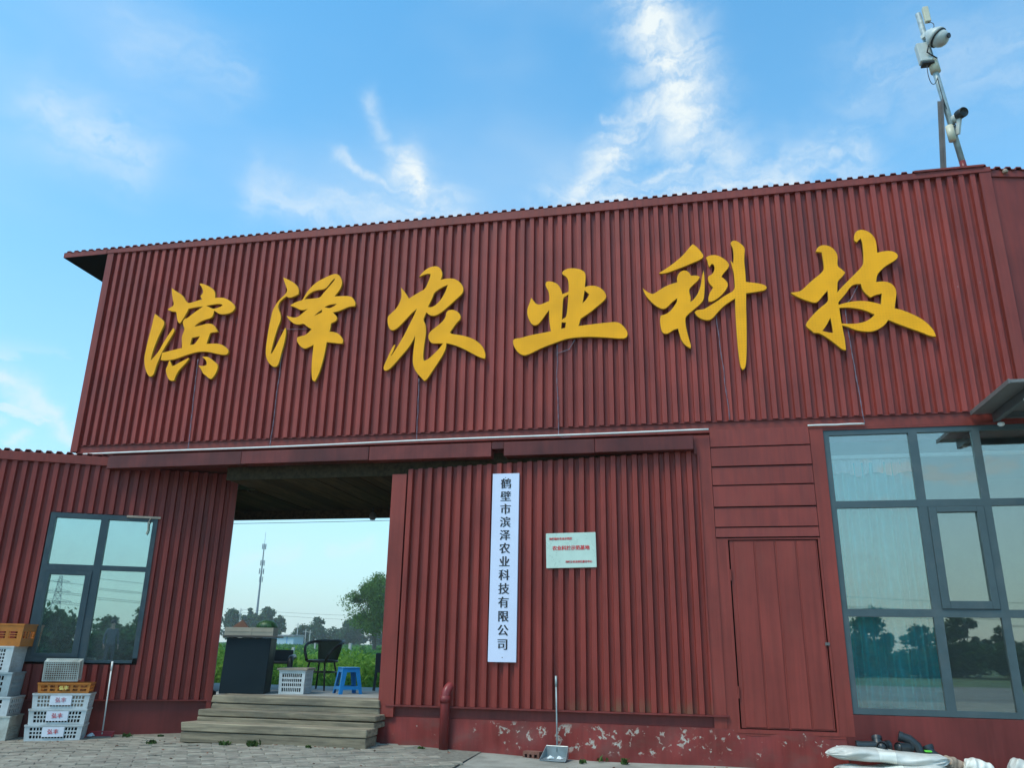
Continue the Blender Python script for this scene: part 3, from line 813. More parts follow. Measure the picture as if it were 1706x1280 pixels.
for (xa, xb, za, zb) in ((WX0 + .065, mxa, 2.06, WZ1 - .062), (mxb, WX1 - .06, 2.062, WZ1 - .062), (WX0 + .115, mxa - .075, WZ0 + .10, 1.93), (mxb, WX1 - .06, WZ0 + .022, 2.0)):
    o = MB().box(-(xb - xa) / 2, (xb - xa) / 2, 0, 0.006, -(zb - za) / 2, (zb - za) / 2).build('pane', M['glassL'], cwin)
    o.location = ((xa + xb) / 2, -0.03, (za + zb) / 2); o.rotation_euler = (rng.uniform(-.004, .004), 0, rng.uniform(-.004, .004))
MB().box(WX0 + .02, WX1 - .02, 0.30, 0.32, WZ0 - .02, WZ1).build('room_back', M['inner'], Cb)
MB().box(0.30, 0.72, -0.088, -0.0715, WZ1 - .022, WZ1 + .006).build('rusty_strip', M['tan'], Cb)
MB().tube([(0.60, -0.084, WZ1 - .01), (0.575, -0.09, WZ1 - .09), (0.585, -0.082, WZ1 - .17), (0.57, -0.08, WZ1 - .23)], 0.008, 6).build('dangling_strip', M['tan'], Cb)

# ================================================================== PLATFORM AND STEPS
pq = [(-5.60, -0.02), (-3.53, -0.02), (-3.53, 2.72), (-7.6, 2.72), (-6.05, 0.74)]
pf = MB().add([(x, y, 0.12) for x, y in pq] + [(x, y, 0.525) for x, y in pq], [(4, 3, 2, 1, 0), (5, 6, 7, 8, 9)] + [(i, (i + 1) % 5, 5 + (i + 1) % 5, 5 + i) for i in range(5)])
platform = struct(pf.build('platform', M['conc'], bevel=0.006))
St = thing('entrance_steps', 'three weathered timber steps up to the covered passage', 'steps', (-4.8, -0.3, 0.05))
rng = random.Random(3)
def sleeper(x0, x1, y0, y1, z0, z1):
    ox, oy, oz = -4.8, -0.3, 0.05
    m = MB().box(x0 - ox, x1 - ox, y0 - oy, y1 - oy, z0 - oz, z1 - oz)
    m.v = [(vx + rng.uniform(-.012, .012), vy + rng.uniform(-.004, .004), vz + rng.uniform(-.005, .005)) for vx, vy, vz in m.v]
    return m.build('sleeper', M['steps'], St, bevel=0.008)
sleeper(-5.60, -3.49, -0.10, 0.30, 0.454, 0.532)
sleeper(-5.60, -3.49, -0.09, 0.20, 0.378, 0.447)
sleeper(-5.62, -3.44, -0.33, -0.02, 0.320, 0.389)
sleeper(-5.62, -3.44, -0.32, -0.02, 0.250, 0.313)
sleeper(-5.66, -3.44, -0.57, -0.23, 0.180, 0.268)
sleeper(-5.66, -3.44, -0.56, -0.23, 0.062, 0.173)
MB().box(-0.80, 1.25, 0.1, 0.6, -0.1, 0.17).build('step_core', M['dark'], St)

# ================================================================== SIGNS
GLYPHS = [[[-7233,5570,-7157,5515,-7076,5454,-7058,5414,-7068,5359,-7096,5283,-7133,5161,-7166,5023,-7180,4916,-7178,4858,-7138,4906,-7072,4994,-7026,5107,-6965,5227,-6920,5302,-6904,5329,-6876,5299,-6882,5269,-6924,5178,-6985,5058,-7032,4954,-7049,4878,-7077,4788,-7091,4683,-7101,4646,-7137,4622,-7171,4634,-7213,4690,-7259,4783,-7287,4907,-7284,5000,-7276,5139,-7265,5263,-7248,5403,-7243,5514],[-7027,5954,-6990,5927,-6926,5886,-6871,5853,-6813,5800,-6781,5750,-6731,5695,-6652,5708,-6574,5731,-6510,5737,-6548,5796,-6517,5833,-6513,5865,-6538,5923,-6589,5988,-6565,5994,-6478,5958,-6408,5921,-6344,5868,-6319,5810,-6315,5749,-6238,5748,-6173,5738,-6104,5706,-6043,5662,-5996,5612,-5976,5579,-5993,5533,-6044,5498,-6122,5488,-6202,5494,-6246,5521,-6299,5556,-6300,5509,-6316,5455,-6369,5436,-6431,5425,-6507,5391,-6564,5348,-6569,5328,-6537,5331,-6452,5348,-6374,5362,-6301,5353,-6255,5312,-6199,5231,-6227,5225,-6283,5225,-6313,5215,-6322,5170,-6336,5102,-6345,5056,-6250,5055,-6171,5050,-6096,5026,-6036,4984,-5990,4936,-5993,4898,-6021,4877,-6100,4885,-6198,4911,-6296,4939,-6376,4947,-6455,4949,-6533,4936,-6625,4914,-6716,4886,-6792,4863,-6870,4852,-6967,4850,-7020,4861,-7016,4907,-7018,4965,-6940,4979,-6846,4996,-6768,5011,-6716,5019,-6722,5073,-6742,5166,-6741,5213,-6727,5258,-6720,5312,-6745,5353,-6763,5401,-6761,5440,-6735,5462,-6704,5467,-6625,5532,-6552,5582,-6478,5632,-6575,5631,-6655,5621,-6706,5614,-6726,5555,-6762,5479,-6789,5426,-6814,5397,-6842,5422,-6869,5487,-6884,5551,-6901,5584,-6967,5589,-7039,5626,-7010,5648,-6957,5676,-6955,5715,-6983,5781,-7008,5864],[-6434,5637,-6352,5649,-6257,5656,-6192,5645,-6176,5625,-6210,5604,-6263,5588,-6310,5579,-6352,5594],[-6584,5164,-6459,5182,-6484,5134,-6528,5060,-6596,5057,-6594,5103],[-6882,4845,-6855,4806,-6831,4759,-6792,4764,-6734,4799,-6660,4832,-6593,4863,-6583,4851,-6615,4799,-6676,4735,-6722,4677,-6750,4604,-6764,4545,-6820,4545,-6857,4580,-6892,4642,-6920,4719,-6897,4770,-6890,4823],[-6380,4869,-6301,4867,-6232,4822,-6170,4774,-6130,4742,-6119,4689,-6134,4630,-6164,4572,-6198,4537,-6239,4554,-6284,4594,-6327,4618,-6359,4672,-6388,4711,-6416,4738,-6344,4731,-6295,4744,-6296,4781,-6324,4828]],[[-5292,5978,-5227,5948,-5135,5894,-5067,5833,-5037,5769,-5038,5707,-5111,5674,-5172,5663,-5213,5689,-5263,5655,-5312,5604,-5325,5543,-5306,5488,-5277,5432,-5262,5370,-5267,5309,-5292,5235,-5317,5116,-5335,5012,-5349,4909,-5354,4849,-5332,4856,-5302,4921,-5254,5037,-5213,5139,-5180,5216,-5169,5197,-5161,5151,-5163,5061,-5177,4957,-5196,4855,-5212,4738,-5228,4680,-5263,4655,-5319,4678,-5379,4740,-5419,4824,-5432,4929,-5431,5048,-5426,5199,-5413,5350,-5399,5487,-5368,5554,-5343,5606,-5295,5665,-5239,5715,-5207,5770,-5229,5831,-5269,5913],[-4967,5609,-4942,5668,-4904,5743,-4836,5823,-4765,5879,-4677,5919,-4590,5958,-4515,5972,-4460,5947,-4425,5890,-4404,5826,-4420,5750,-4459,5685,-4503,5631,-4409,5627,-4319,5623,-4251,5607,-4210,5558,-4183,5503,-4195,5467,-4276,5465,-4348,5437,-4420,5408,-4506,5399,-4459,5350,-4429,5311,-4445,5267,-4516,5235,-4517,5167,-4527,5116,-4452,5107,-4391,5077,-4342,5022,-4316,4977,-4327,4936,-4379,4940,-4468,4957,-4551,4970,-4559,4904,-4566,4816,-4584,4701,-4609,4572,-4637,4487,-4667,4425,-4697,4433,-4716,4477,-4730,4579,-4737,4710,-4737,4827,-4736,4945,-4805,4912,-4862,4893,-4918,4926,-4960,4973,-4988,5020,-4985,5064,-4942,5079,-4882,5084,-4840,5115,-4786,5171,-4850,5208,-4916,5267,-4975,5251,-5044,5264,-5102,5305,-5153,5355,-5175,5391,-5125,5375,-5062,5356,-5002,5367,-4947,5416,-4869,5476,-4936,5461,-4998,5473,-5048,5507,-5095,5526,-5140,5545,-5100,5573,-5027,5601],[-4942,5622,-4895,5685,-4827,5734,-4752,5749,-4662,5751,-4612,5789,-4573,5856,-4531,5899,-4513,5900,-4528,5860,-4575,5802,-4630,5736,-4677,5679,-4710,5627,-4816,5622],[-4636,5484,-4564,5517,-4452,5519,-4487,5488,-4559,5456],[-4775,5363,-4720,5415,-4663,5451,-4659,5410,-4717,5384]],[[-3301,5827,-3272,5870,-3217,5926,-3147,5958,-3061,5963,-3008,5916,-2984,5846,-2989,5801,-3005,5754,-2923,5768,-2824,5760,-2751,5714,-2700,5650,-2684,5589,-2696,5538,-2743,5490,-2811,5429,-2878,5368,-2946,5308,-3014,5261,-3083,5241,-3141,5266,-3178,5302,-3197,5253,-3219,5196,-3184,5135,-3173,5062,-3171,4975,-3184,4861,-3190,4761,-3192,4676,-3178,4622,-3123,4637,-3044,4710,-2978,4777,-2928,4848,-2995,4855,-3079,4857,-3116,4899,-3137,4958,-3115,5022,-3034,5081,-2953,5148,-2907,5217,-2905,5275,-2876,5310,-2806,5309,-2742,5271,-2708,5217,-2710,5174,-2757,5127,-2809,5051,-2846,4994,-2820,4969,-2723,4952,-2626,4925,-2528,4883,-2445,4821,-2389,4747,-2359,4655,-2371,4607,-2426,4624,-2522,4678,-2633,4748,-2745,4805,-2828,4835,-2887,4849,-2888,4785,-2919,4702,-2983,4594,-3060,4472,-3124,4371,-3157,4352,-3194,4389,-3267,4470,-3314,4556,-3328,4642,-3326,4770,-3315,4884,-3313,4991,-3341,4914,-3399,4817,-3478,4722,-3556,4627,-3635,4539,-3690,4514,-3720,4537,-3716,4594,-3686,4663,-3650,4761,-3606,4859,-3586,4872,-3596,4801,-3633,4724,-3626,4716,-3580,4785,-3517,4896,-3453,5022,-3391,5164,-3340,5277,-3309,5364,-3371,5316,-3451,5227,-3545,5123,-3613,5077,-3657,5083,-3688,5126,-3708,5201,-3713,5275,-3672,5316,-3604,5378,-3559,5456,-3535,5544,-3540,5620,-3551,5681,-3520,5648,-3472,5584,-3432,5514,-3370,5554,-3300,5593,-3210,5639,-3178,5726,-3153,5799,-3144,5852,-3185,5863,-3242,5852],[-2898,5676,-2961,5656,-3030,5617,-3085,5576,-3103,5511,-3135,5439,-3161,5375,-3118,5364,-3048,5396,-2981,5472,-2929,5572]],[[-1777,5399,-1746,5353,-1712,5307,-1665,5294,-1612,5311,-1543,5338,-1539,5402,-1552,5482,-1586,5543,-1593,5594,-1566,5616,-1506,5606,-1446,5575,-1406,5521,-1383,5454,-1377,5418,-1326,5435,-1293,5447,-1289,5526,-1296,5613,-1325,5666,-1372,5699,-1376,5729,-1338,5762,-1271,5778,-1178,5763,-1112,5731,-1077,5689,-1077,5609,-1089,5495,-1036,5508,-970,5507,-906,5481,-854,5434,-823,5375,-820,5325,-870,5272,-949,5208,-1028,5144,-1106,5093,-1148,5068,-1162,5006,-1175,4968,-1069,4975,-940,4984,-812,4989,-710,4992,-653,4971,-604,4913,-568,4849,-569,4801,-595,4769,-664,4769,-778,4788,-892,4802,-1007,4816,-1123,4821,-1226,4819,-1330,4810,-1421,4781,-1525,4746,-1630,4711,-1721,4669,-1800,4632,-1865,4618,-1919,4646,-1966,4698,-2000,4769,-2008,4826,-1988,4850,-1908,4854,-1802,4882,-1696,4896,-1591,4910,-1519,4922,-1532,4990,-1543,5103,-1543,5216,-1578,5176,-1631,5095,-1684,5029,-1737,5015,-1777,5049,-1811,5122,-1829,5195,-1822,5266,-1799,5321],[-1369,5371,-1327,5392,-1295,5414,-1303,5284,-1322,5102,-1361,5083,-1383,5064,-1376,5204],[-1386,5036,-1328,5029,-1339,4956,-1394,4946],[-1092,5453,-1050,5414,-1031,5391,-1051,5350,-1091,5296,-1121,5273,-1106,5354]],[[278,5975,320,5936,364,5873,398,5808,386,5777,344,5750,260,5719,162,5681,51,5644,-61,5607,-144,5604,-151,5615,-87,5651,13,5717,127,5808,200,5888,245,5946],[160,5624,206,5600,231,5544,305,5541,335,5520,315,5476,258,5428,201,5371,199,5319,213,5257,206,5190,247,5217,305,5295,345,5398,365,5518,387,5592,392,5516,389,5409,380,5304,368,5215,325,5159,241,5090,157,5022,135,4987,133,4905,146,4802,167,4698,185,4617,175,4589,123,4628,80,4689,58,4778,44,4855,-13,4842,-69,4801,-116,4793,-149,4821,-163,4896,-167,4986,-154,5037,-99,5048,-43,5081,14,5152,51,5209,53,5257,-10,5214,-67,5151,-116,5120,-190,5152,-269,5234,-335,5330,-359,5416,-319,5375,-265,5337,-224,5334,-153,5384,-55,5438,63,5469,61,5520,82,5580,118,5615],[427,5774,469,5801,537,5803,603,5773,667,5714,700,5650,673,5599,623,5549,593,5499,637,5457,670,5394,642,5329,584,5258,514,5204,460,5178,426,5181,423,5233,447,5299,491,5363,447,5420,434,5482,439,5519,495,5545,526,5611,519,5673,490,5688,460,5647,449,5679,445,5726],[733,5940,751,5974,792,5978,837,5946,881,5895,898,5855,886,5779,876,5672,880,5550,877,5407,950,5391,1041,5371,1098,5344,1115,5313,1093,5281,1007,5270,915,5262,869,5258,858,5118,849,4929,836,4712,822,4513,804,4359,787,4297,760,4284,743,4313,732,4433,727,4633,728,4835,731,5025,739,5202,671,5162,602,5116,531,5047,474,4977,425,4936,353,4946,282,4991,252,5052,280,5080,360,5079,443,5127,540,5187,637,5254,744,5306,749,5425,747,5547,729,5639,720,5702,747,5665,761,5759,760,5867,747,5907]],[[1718,5738,1735,5780,1768,5811,1819,5820,1878,5800,1923,5756,1953,5688,1954,5638,1938,5525,1975,5493,2018,5436,1982,5387,1922,5335,1912,5259,1903,5183,1968,5254,2049,5332,2129,5410,2230,5511,2244,5598,2253,5711,2254,5826,2240,5870,2214,5851,2193,5824,2167,5841,2172,5913,2196,5962,2241,5986,2301,5973,2356,5932,2392,5870,2407,5797,2400,5662,2459,5675,2543,5676,2599,5651,2624,5613,2613,5572,2561,5534,2472,5486,2393,5415,2360,5362,2344,5283,2413,5288,2493,5268,2539,5209,2550,5139,2532,5058,2504,4938,2578,4912,2675,4858,2770,4791,2839,4713,2885,4631,2895,4564,2843,4570,2748,4627,2641,4680,2522,4742,2420,4802,2385,4751,2321,4702,2235,4667,2143,4674,2052,4700,1974,4746,1912,4770,1919,4668,1926,4574,1923,4461,1891,4463,1833,4527,1758,4605,1681,4671,1636,4694,1600,4690,1573,4725,1518,4777,1521,4818,1596,4908,1689,4998,1794,5076,1800,5142,1800,5223,1742,5161,1687,5095,1648,5071,1578,5097,1485,5146,1404,5201,1387,5224,1468,5227,1519,5248,1626,5353,1785,5474,1792,5552,1790,5652,1785,5725,1749,5735],[1897,5059,1988,5155,2079,5280,2177,5277,2189,5195,2224,5137,2263,5097,2323,5126,2392,5135,2367,4996,2277,5034,2162,5059,2043,5057,1958,5040,1904,5026],[1905,4989,1988,4990,2093,4971,2195,4934,2285,4875,2230,4822,2155,4787,2060,4774,1966,4780,1910,4788,1906,4886],[1797,4874,1806,4784,1809,4676,1754,4686,1688,4711,1740,4775]]]
def smooth_poly(pts, it=2):
    """rounds gentle corners, keeps the sharp brush tips"""
    for _ in range(it):
        out = []; n = len(pts)
        for i in range(n):
            p0, p1, p2 = Vector(pts[i - 1]), Vector(pts[i]), Vector(pts[(i + 1) % n])
            a_, b_ = p1 - p0, p2 - p1
            ang = abs(a_.angle(b_, 0)) if a_.length > 1e-6 and b_.length > 1e-6 else 0
            if ang > rad(62): out.append(tuple(p1))
            else: out += [tuple(p1 - a_ * 0.25), tuple(p1 + b_ * 0.25)]
        pts = out
    return pts
LNAMES = [('滨', 'first yellow letter from the left, water strokes beside a roofed character'),
          ('泽', 'second yellow letter, a hooked left stroke and one long tapering foot'),
          ('农', 'third yellow letter, a looping stroke with a broad tail sweeping right'),
          ('业', 'fourth yellow letter, upright strokes standing on one long bar'),
          ('科', 'fifth yellow letter, with a tall pointed upright at its right'),
          ('技', 'last yellow letter on the right, crossed strokes with a long tail')]
for gl, (ch, lab) in zip(GLYPHS, LNAMES):
    loops = [[(l[i] / 1000.0, l[i + 1] / 1000.0) for i in range(0, len(l), 2)] for l in gl]
    ax_ = sum(p[0] for l in loops for p in l) / sum(len(l) for l in loops)
    az_ = min(p[1] for l in loops for p in l)
    cu = bpy.data.curves.new('sign_letter', 'CURVE'); cu.dimensions = '2D'; cu.fill_mode = 'BOTH'; cu.extrude = 0.015; cu.bevel_depth = 0.003; cu.bevel_resolution = 0
    for l in loops:
        pts = smooth_poly([(x - ax_, z - az_) for x, z in l])
        sp = cu.splines.new('POLY'); sp.points.add(len(pts) - 1); sp.use_cyclic_u = True
        for i, (x, z) in enumerate(pts): sp.points[i].co = (x, z, 0, 1)
    o = bpy.data.objects.new('tmp', cu); COL.objects.link(o)
    dg = bpy.context.evaluated_depsgraph_get(); dg.update()
    me0 = bpy.data.meshes.new_from_object(o.evaluated_get(dg)); bpy.data.objects.remove(o)
    root = thing('sign_letter', 'large ' + lab, 'sign letter', (ax_, -0.10, az_), 0, 'yellow letters on the red facade')
    fm, sm = MB(), MB()
    co = [tuple(v.co) for v in me0.vertices]
    for p in me0.polygons:
        vs = [(co[i][0], -co[i][2] + 0.018, co[i][1]) for i in p.vertices]
        front = p.normal.z > 0.9
        (fm if front else sm).add(vs, [tuple(range(len(vs)))])
    fm.build('face', M['yface'], root); sm.build('return', M['yside_shaded'], root)
    # stand-off studs to the sheets
    xs_ = [p[0] - ax_ for p in loops[0]]; 
    st = MB()
    for l in loops[:4]:
        for p in l[::9]:
            pass
    bpy.data.meshes.remove(me0)

# vertical company board
Bn = thing('name_board', 'tall narrow white board with a column of thirteen black characters', 'sign', (-2.078, -0.062, 0.972))
MB().box(-0.163, 0.163, -0.022, 0.0, 0.0, 2.150).map(lambda x, y, z: (x + 0.004 * z, y, z)).build('board', M['banner'], Bn, bevel=0.002)
for i, ch in enumerate('鹤壁市滨泽农业科技有限公司'):
    put_text('character', ch, 0.132, M['ink'], Bn, (0.004 + 0.002 * i * 0 + (0.004 * (2.0 - i * 0.152)), -0.0235, 2.018 - i * 0.1530), xs=(-0.0045, -0.0015, 0.0015, 0.0045), offset=-0.0006)
for z in (0.05, 2.10):
    MB().lathe([(0.0, -0.003), (0.006, -0.002), (0.006, 0)], 8, (0.004, -0.024, z), mtx=Matrix.Rotation(PI / 2, 3, 'X')).build('screw', M['greybrown'], Bn)
# plaque
Pq = thing('plaque', 'small pale metal plaque with red lettering on the ribbed wall', 'plaque', (-1.287, -0.062, 2.008), 0, None, (0, rad(-1.0), 0))
MB().box(-0.290, 0.290, -0.010, 0.0, 0.0, 0.398).build('plate', M['plaque'], Pq, bevel=0.003)
put_text('lettering', '鹤壁国家农业示范区', 0.030, M['redink'], Pq, (-0.118, -0.0115, 0.330), xs=(-.0006, .0006), offset=0.0006)
put_text('lettering', '农业科技示范基地', 0.054, M['redink'], Pq, (0.0, -0.0115, 0.222), xs=(-.0012, 0.0012), offset=0.0010)
put_text('lettering', '鹤壁市农业科技服务中心', 0.028, M['redink'], Pq, (0.088, -0.0115, 0.066), xs=(-.0006, .0006), offset=0.0006)

# ================================================================== CONDUITS AND WIRES
def wob(p, q, n, amp, seed):
    r_ = random.Random(seed); p, q = Vector(p), Vector(q); out = []
    ph = r_.uniform(0, 6)
    for i in range(n + 1):
        t_ = i / n; e = math.sin(PI * t_)
        out.append(p.lerp(q, t_) + Vector((amp * math.sin(7 * t_ + ph) * e, 0, amp * math.sin(11 * t_ + ph) * e)))
    return out
tag(MB().tube(wob((-8.19, -0.110, 3.545), (0.33, -0.110, 3.572), 60, 0.006, 1), 0.012, 8).build('conduit', M['conduit'], smooth=True), 'long white cable conduit running along the top of the red beam', 'conduit', 'white conduits under the letters')
tag(MB().tube(wob((1.43, -0.045, 3.590), (2.035, -0.045, 3.588), 8, 0.002, 2), 0.011, 8).build('conduit', M['conduit'], smooth=True), 'short white conduit above the left end of the big window', 'conduit', 'white conduits under the letters')
def wire(pts, label, r=0.0045):
    m = MB(); pts = [Vector(p) for p in pts]; fine = []
    for a_, b_ in zip(pts, pts[1:]):
        k = max(2, int((b_ - a_).length / 0.04))
        fine += [a_.lerp(b_, i / k) for i in range(k)]
    fine.append(pts[-1])
    for ph in (0, PI):
        m.tube([p + Vector((0.0035 * math.cos(i * 1.1 + ph), 0.0035 * math.sin(i * 1.1 + ph), 0)) for i, p in enumerate(fine)], r * 0.7, 5)
    return tag(m.build('wire', M['wire'], smooth=True), label, 'wire', 'wires hanging from the letters')
YW = -0.068
def hang(x, z0, z1, xb=None):
    xb = x if xb is None else xb; r_ = random.Random(int(x * 100)); n = 9
    return [(x + (xb - x) * i / n + r_.uniform(-.006, .006), YW, z0 + (z1 - z0) * i / n) for i in range(n + 1)]
wire(hang(-6.462, 4.85, 3.565, -6.417), 'thin twisted wire hanging below the first yellow letter')
wire(hang(-5.201, 4.86, 3.565, -5.226), 'thin twisted wire hanging below the second yellow letter')
wire(hang(-3.243, 4.40, 3.565, -3.224), 'thin twisted wire hanging below the third yellow letter')
wire(hang(-1.452, 4.75, 3.64, -1.437) + [(-1.43, -.10, 3.56), (-1.37, -.115, 3.535), (-1.29, -.115, 3.54), (-1.26, -.11, 3.57)], 'twisted wire below the fourth yellow letter, looping over the conduit')
wire([(-1.445, YW, 4.63), (-1.293, YW, 4.677), (-1.224, YW, 4.80)], 'short forked wire joining the hanging wire under the fourth letter', 0.006)
wire(hang(0.50, 5.05, 3.68, 0.579), 'thin twisted wire hanging below the fifth yellow letter')
wire([(2.175, YW, 5.32), (2.05, YW, 5.10), (1.969, YW, 5.02)] + hang(1.975, 5.0, 3.70, 2.02) + [(2.034, YW, 3.59)], 'twisted wire from the last yellow letter down to the short conduit')
wire([(-5.25, YW, 5.195), (-5.178, YW, 5.205), (-4.85, YW, 5.191)], 'short horizontal wire between two strokes of the second letter')

# ================================================================== MAST ON THE ROOF WITH CAMERAS
P0_, P1_ = Vector((3.580, 0.1, 6.72)), Vector((3.357, 0.1, 9.19))
def onp(t_): return P0_.lerp(P1_, t_)
Ms = thing('camera_mast', 'leaning galvanised pole standing on the roof with a brown brace beside it', 'mast', P0_)
m = MB().tube([Vector((0, 0, 0)), P1_ - P0_], 0.036, 12); m.build('pole', M['galv'], Ms, smooth=True)
MB().tube([Vector((0, 0, 0)), (P1_ - P0_) * 0.075], 0.0375, 12).build('painted_foot', M['red_pipe'], Ms, smooth=True)
br = MB(); br.bar((-0.240, -0.03, 0.0), (-0.130, -0.03, 1.085), 0.012, 0.075); br.bar((-0.262, 0.0, 0.0), (-0.152, 0.0, 1.085), 0.045, 0.012); br.build('brace', M['greybrown'], Ms)
for t_ in (0.27, 0.285):
    MB().tube([tuple((onp(t_) - P0_) + Vector((0.045 * math.cos(a_), 0.045 * math.sin(a_), 0))) for a_ in np.linspace(0, 2 * PI, 14)[:-1]], 0.006, 6, closed=True).build('clamp', M['black'], Ms)
ax_d = Vector((0.60, -0.25, -0.76)).normalized()
mt = Vector((0, 0, -1)).rotation_difference(ax_d).to_matrix()
Dc = thing('dome_camera', 'grey white dome security camera hanging high on the roof mast', 'security camera', (3.475, -0.06, 8.655))
mt = mt @ Matrix.Scale(0.86, 3)
prof = [(0.02, 0.20), (0.045, 0.19), (0.075, 0.14), (0.12, 0.09), (0.15, 0.03), (0.152, -0.01), (0.142, -0.012)]
MB().lathe(prof, 24, mtx=mt).build('hood', M['camwhite'], Dc, smooth=True)
MB().lathe([(0.140, -0.010), (0.148, -0.016), (0.148, -0.030), (0.136, -0.032)], 24, mtx=mt).build('rim', M['black'], Dc, smooth=True)
MB().lathe([(0.128, -0.025), (0.130, -0.05), (0.124, -0.085), (0.105, -0.125), (0.07, -0.155), (0.03, -0.17), (0.001, -0.172)], 24, mtx=mt).build('ball', M['camwhite'], Dc, smooth=True)
MB().lathe([(0.034, -0.0), (0.034, 0.012), (0.001, 0.014)], 14, Vector((0.095, -0.10, -0.075)), mtx=Vector((0, 0, 1)).rotation_difference(Vector((0.6, -0.7, -0.3)).normalized()).to_matrix()).build('lens', M['black'], Dc)
MB().bar((-0.14, 0.12, 0.11), (-0.02, 0.02, 0.14), 0.05, 0.05).build('arm', M['camwhite'], Dc)
Jb = thing('junction_box', 'pale box strapped to the left of the dome camera on the mast', 'box', (3.340, 0.06, 8.37))
b_ = MB().box(-0.075, 0.075, -0.06, 0.05, 0.0, 0.29); b_.map(lambda x, y, z: (x - 0.09 * z, y, z)); b_.build('body', M['camwhite'], Jb, bevel=0.012)
b_ = MB().box(-0.06, 0.085, -0.055, 0.05, -0.035, -0.002); b_.build('base', M['black'], Jb, bevel=0.006)
MB().tube([(0.12, -0.05, 0.02), (0.0, -0.09, 0.10), (0.03, -0.10, 0.2), (0.15, -0.13, 0.30)], 0.009, 6).build('cable', M['cable'], Jb, smooth=True)
Cl = MB().tube([onp(0.615) + Vector((0, -.012, 0)), onp(0.69) + Vector((0, -.012, 0))], 0.062, 14).build('cream_collar', M['cream'], smooth=True)
tag(Cl, 'cream plastic collar round the mast just below the dome camera', 'collar')
An = MB().bar((3.435, 0.03, 8.98), (3.425, 0.03, 9.22), 0.07, 0.06).build('radio_antenna', M['cream'], bevel=0.008)
tag(An, 'small cream radio antenna box at the very top of the mast', 'antenna')
Bc = thing('bullet_camera', 'small bullet security camera with black hood on the lower right of the mast', 'security camera', (3.60, -0.02, 7.51))
q_ = Vector((0, 0, 1)).rotation_difference(Vector((0.25, -0.9, -0.25)).normalized()).to_matrix()
MB().lathe([(0.055, -0.06), (0.062, -0.03), (0.062, 0.06), (0.05, 0.07), (0.045, 0.05), (0.001, 0.05)], 16, mtx=q_).build('hood', M['black'], Bc, smooth=True)
MB().lathe([(0.05, -0.11), (0.056, -0.08), (0.056, -0.02), (0.0, -0.02)], 14, (-0.02, 0.03, -0.02), mtx=q_).build('body', M['camwhite'], Bc, smooth=True)
MB().bar((-0.015, 0.03, -0.05), (-0.045, 0.08, -0.24), 0.03, 0.05).build('bracket', M['camwhite'], Bc)
tag(MB().tube([(3.475, 0.03, 7.17), (3.462, 0.03, 7.38)], 0.045, 12).build('small_power_box', M['cream'], smooth=True), 'small cream power box on the mast behind the bullet camera', 'box')
def cable(pts, label, r=0.005):
    return tag(MB().tube(pts, r, 5).build('cable', M['cable'], smooth=True), label, 'cable', 'loose cables on the roof mast')
def bez(a_, b_, c_, d_, n=14):
    a_, b_, c_, d_ = map(Vector, (a_, b_, c_, d_))
    return [a_ * (1 - t_) ** 3 + b_ * 3 * t_ * (1 - t_) ** 2 + c_ * 3 * t_ * t_ * (1 - t_) + d_ * t_ ** 3 for t_ in [i / n for i in range(n + 1)]]
cable(bez((3.33, 0.02, 8.30), (3.30, 0, 8.1), (3.34, 0, 7.86), (3.44, 0.05, 8.13)), 'loose dark cable looping below the junction box')
cable(bez((3.44, 0.06, 8.12), (3.44, 0.02, 7.85), (3.46, 0.05, 7.72), (3.50, 0.08, 7.62)), 'dark cable running down the left of the mast to the brace')
cable(bez((3.43, 0.02, 8.97), (3.50, -.02, 8.93), (3.48, -.04, 8.85), (3.45, -.03, 8.80)), 'short cable between the antenna and the dome camera')

# ================================================================== CANOPY OVER THE ENTRANCE AT THE RIGHT
Cn = thing('entrance_canopy', 'dark grey steel canopy jutting out over the entrance at the right edge', 'canopy', (3.14, 0, 3.6))
pn = MB(); pn.box(0.0, 3.2, -1.20, -0.060, 0.045, 0.075); pn.box(-0.012, 0.0, -1.21, -0.060, 0.035, 0.080); pn.build('roof_panel', M['canopy'], Cn)
for xx in (0.20, 1.55, 2.9):
    MB().box(xx, xx + 0.06, -1.17, -0.062, -0.05, 0.043).build('beam', M['canopy_d'], Cn, bevel=0.004)
MB().box(0.262, 1.548, -0.12, -0.062, -0.02, 0.042).build('wall_rail', M['canopy_d'], Cn); MB().box(0.262, 1.548, -1.17, -1.11, -0.02, 0.042).build('front_rail', M['canopy_d'], Cn)
for xx, yy, zz in ((0.225, -0.95, -0.055), (0.27, -0.075, -0.075)):
    MB().lathe([(0.001, -0.03), (0.02, -0.028), (0.034, -0.015), (0.036, 0.0), (0.03, 0.01)], 14, (xx, yy, zz)).build('white_cap', M['white'], Cn, smooth=True)

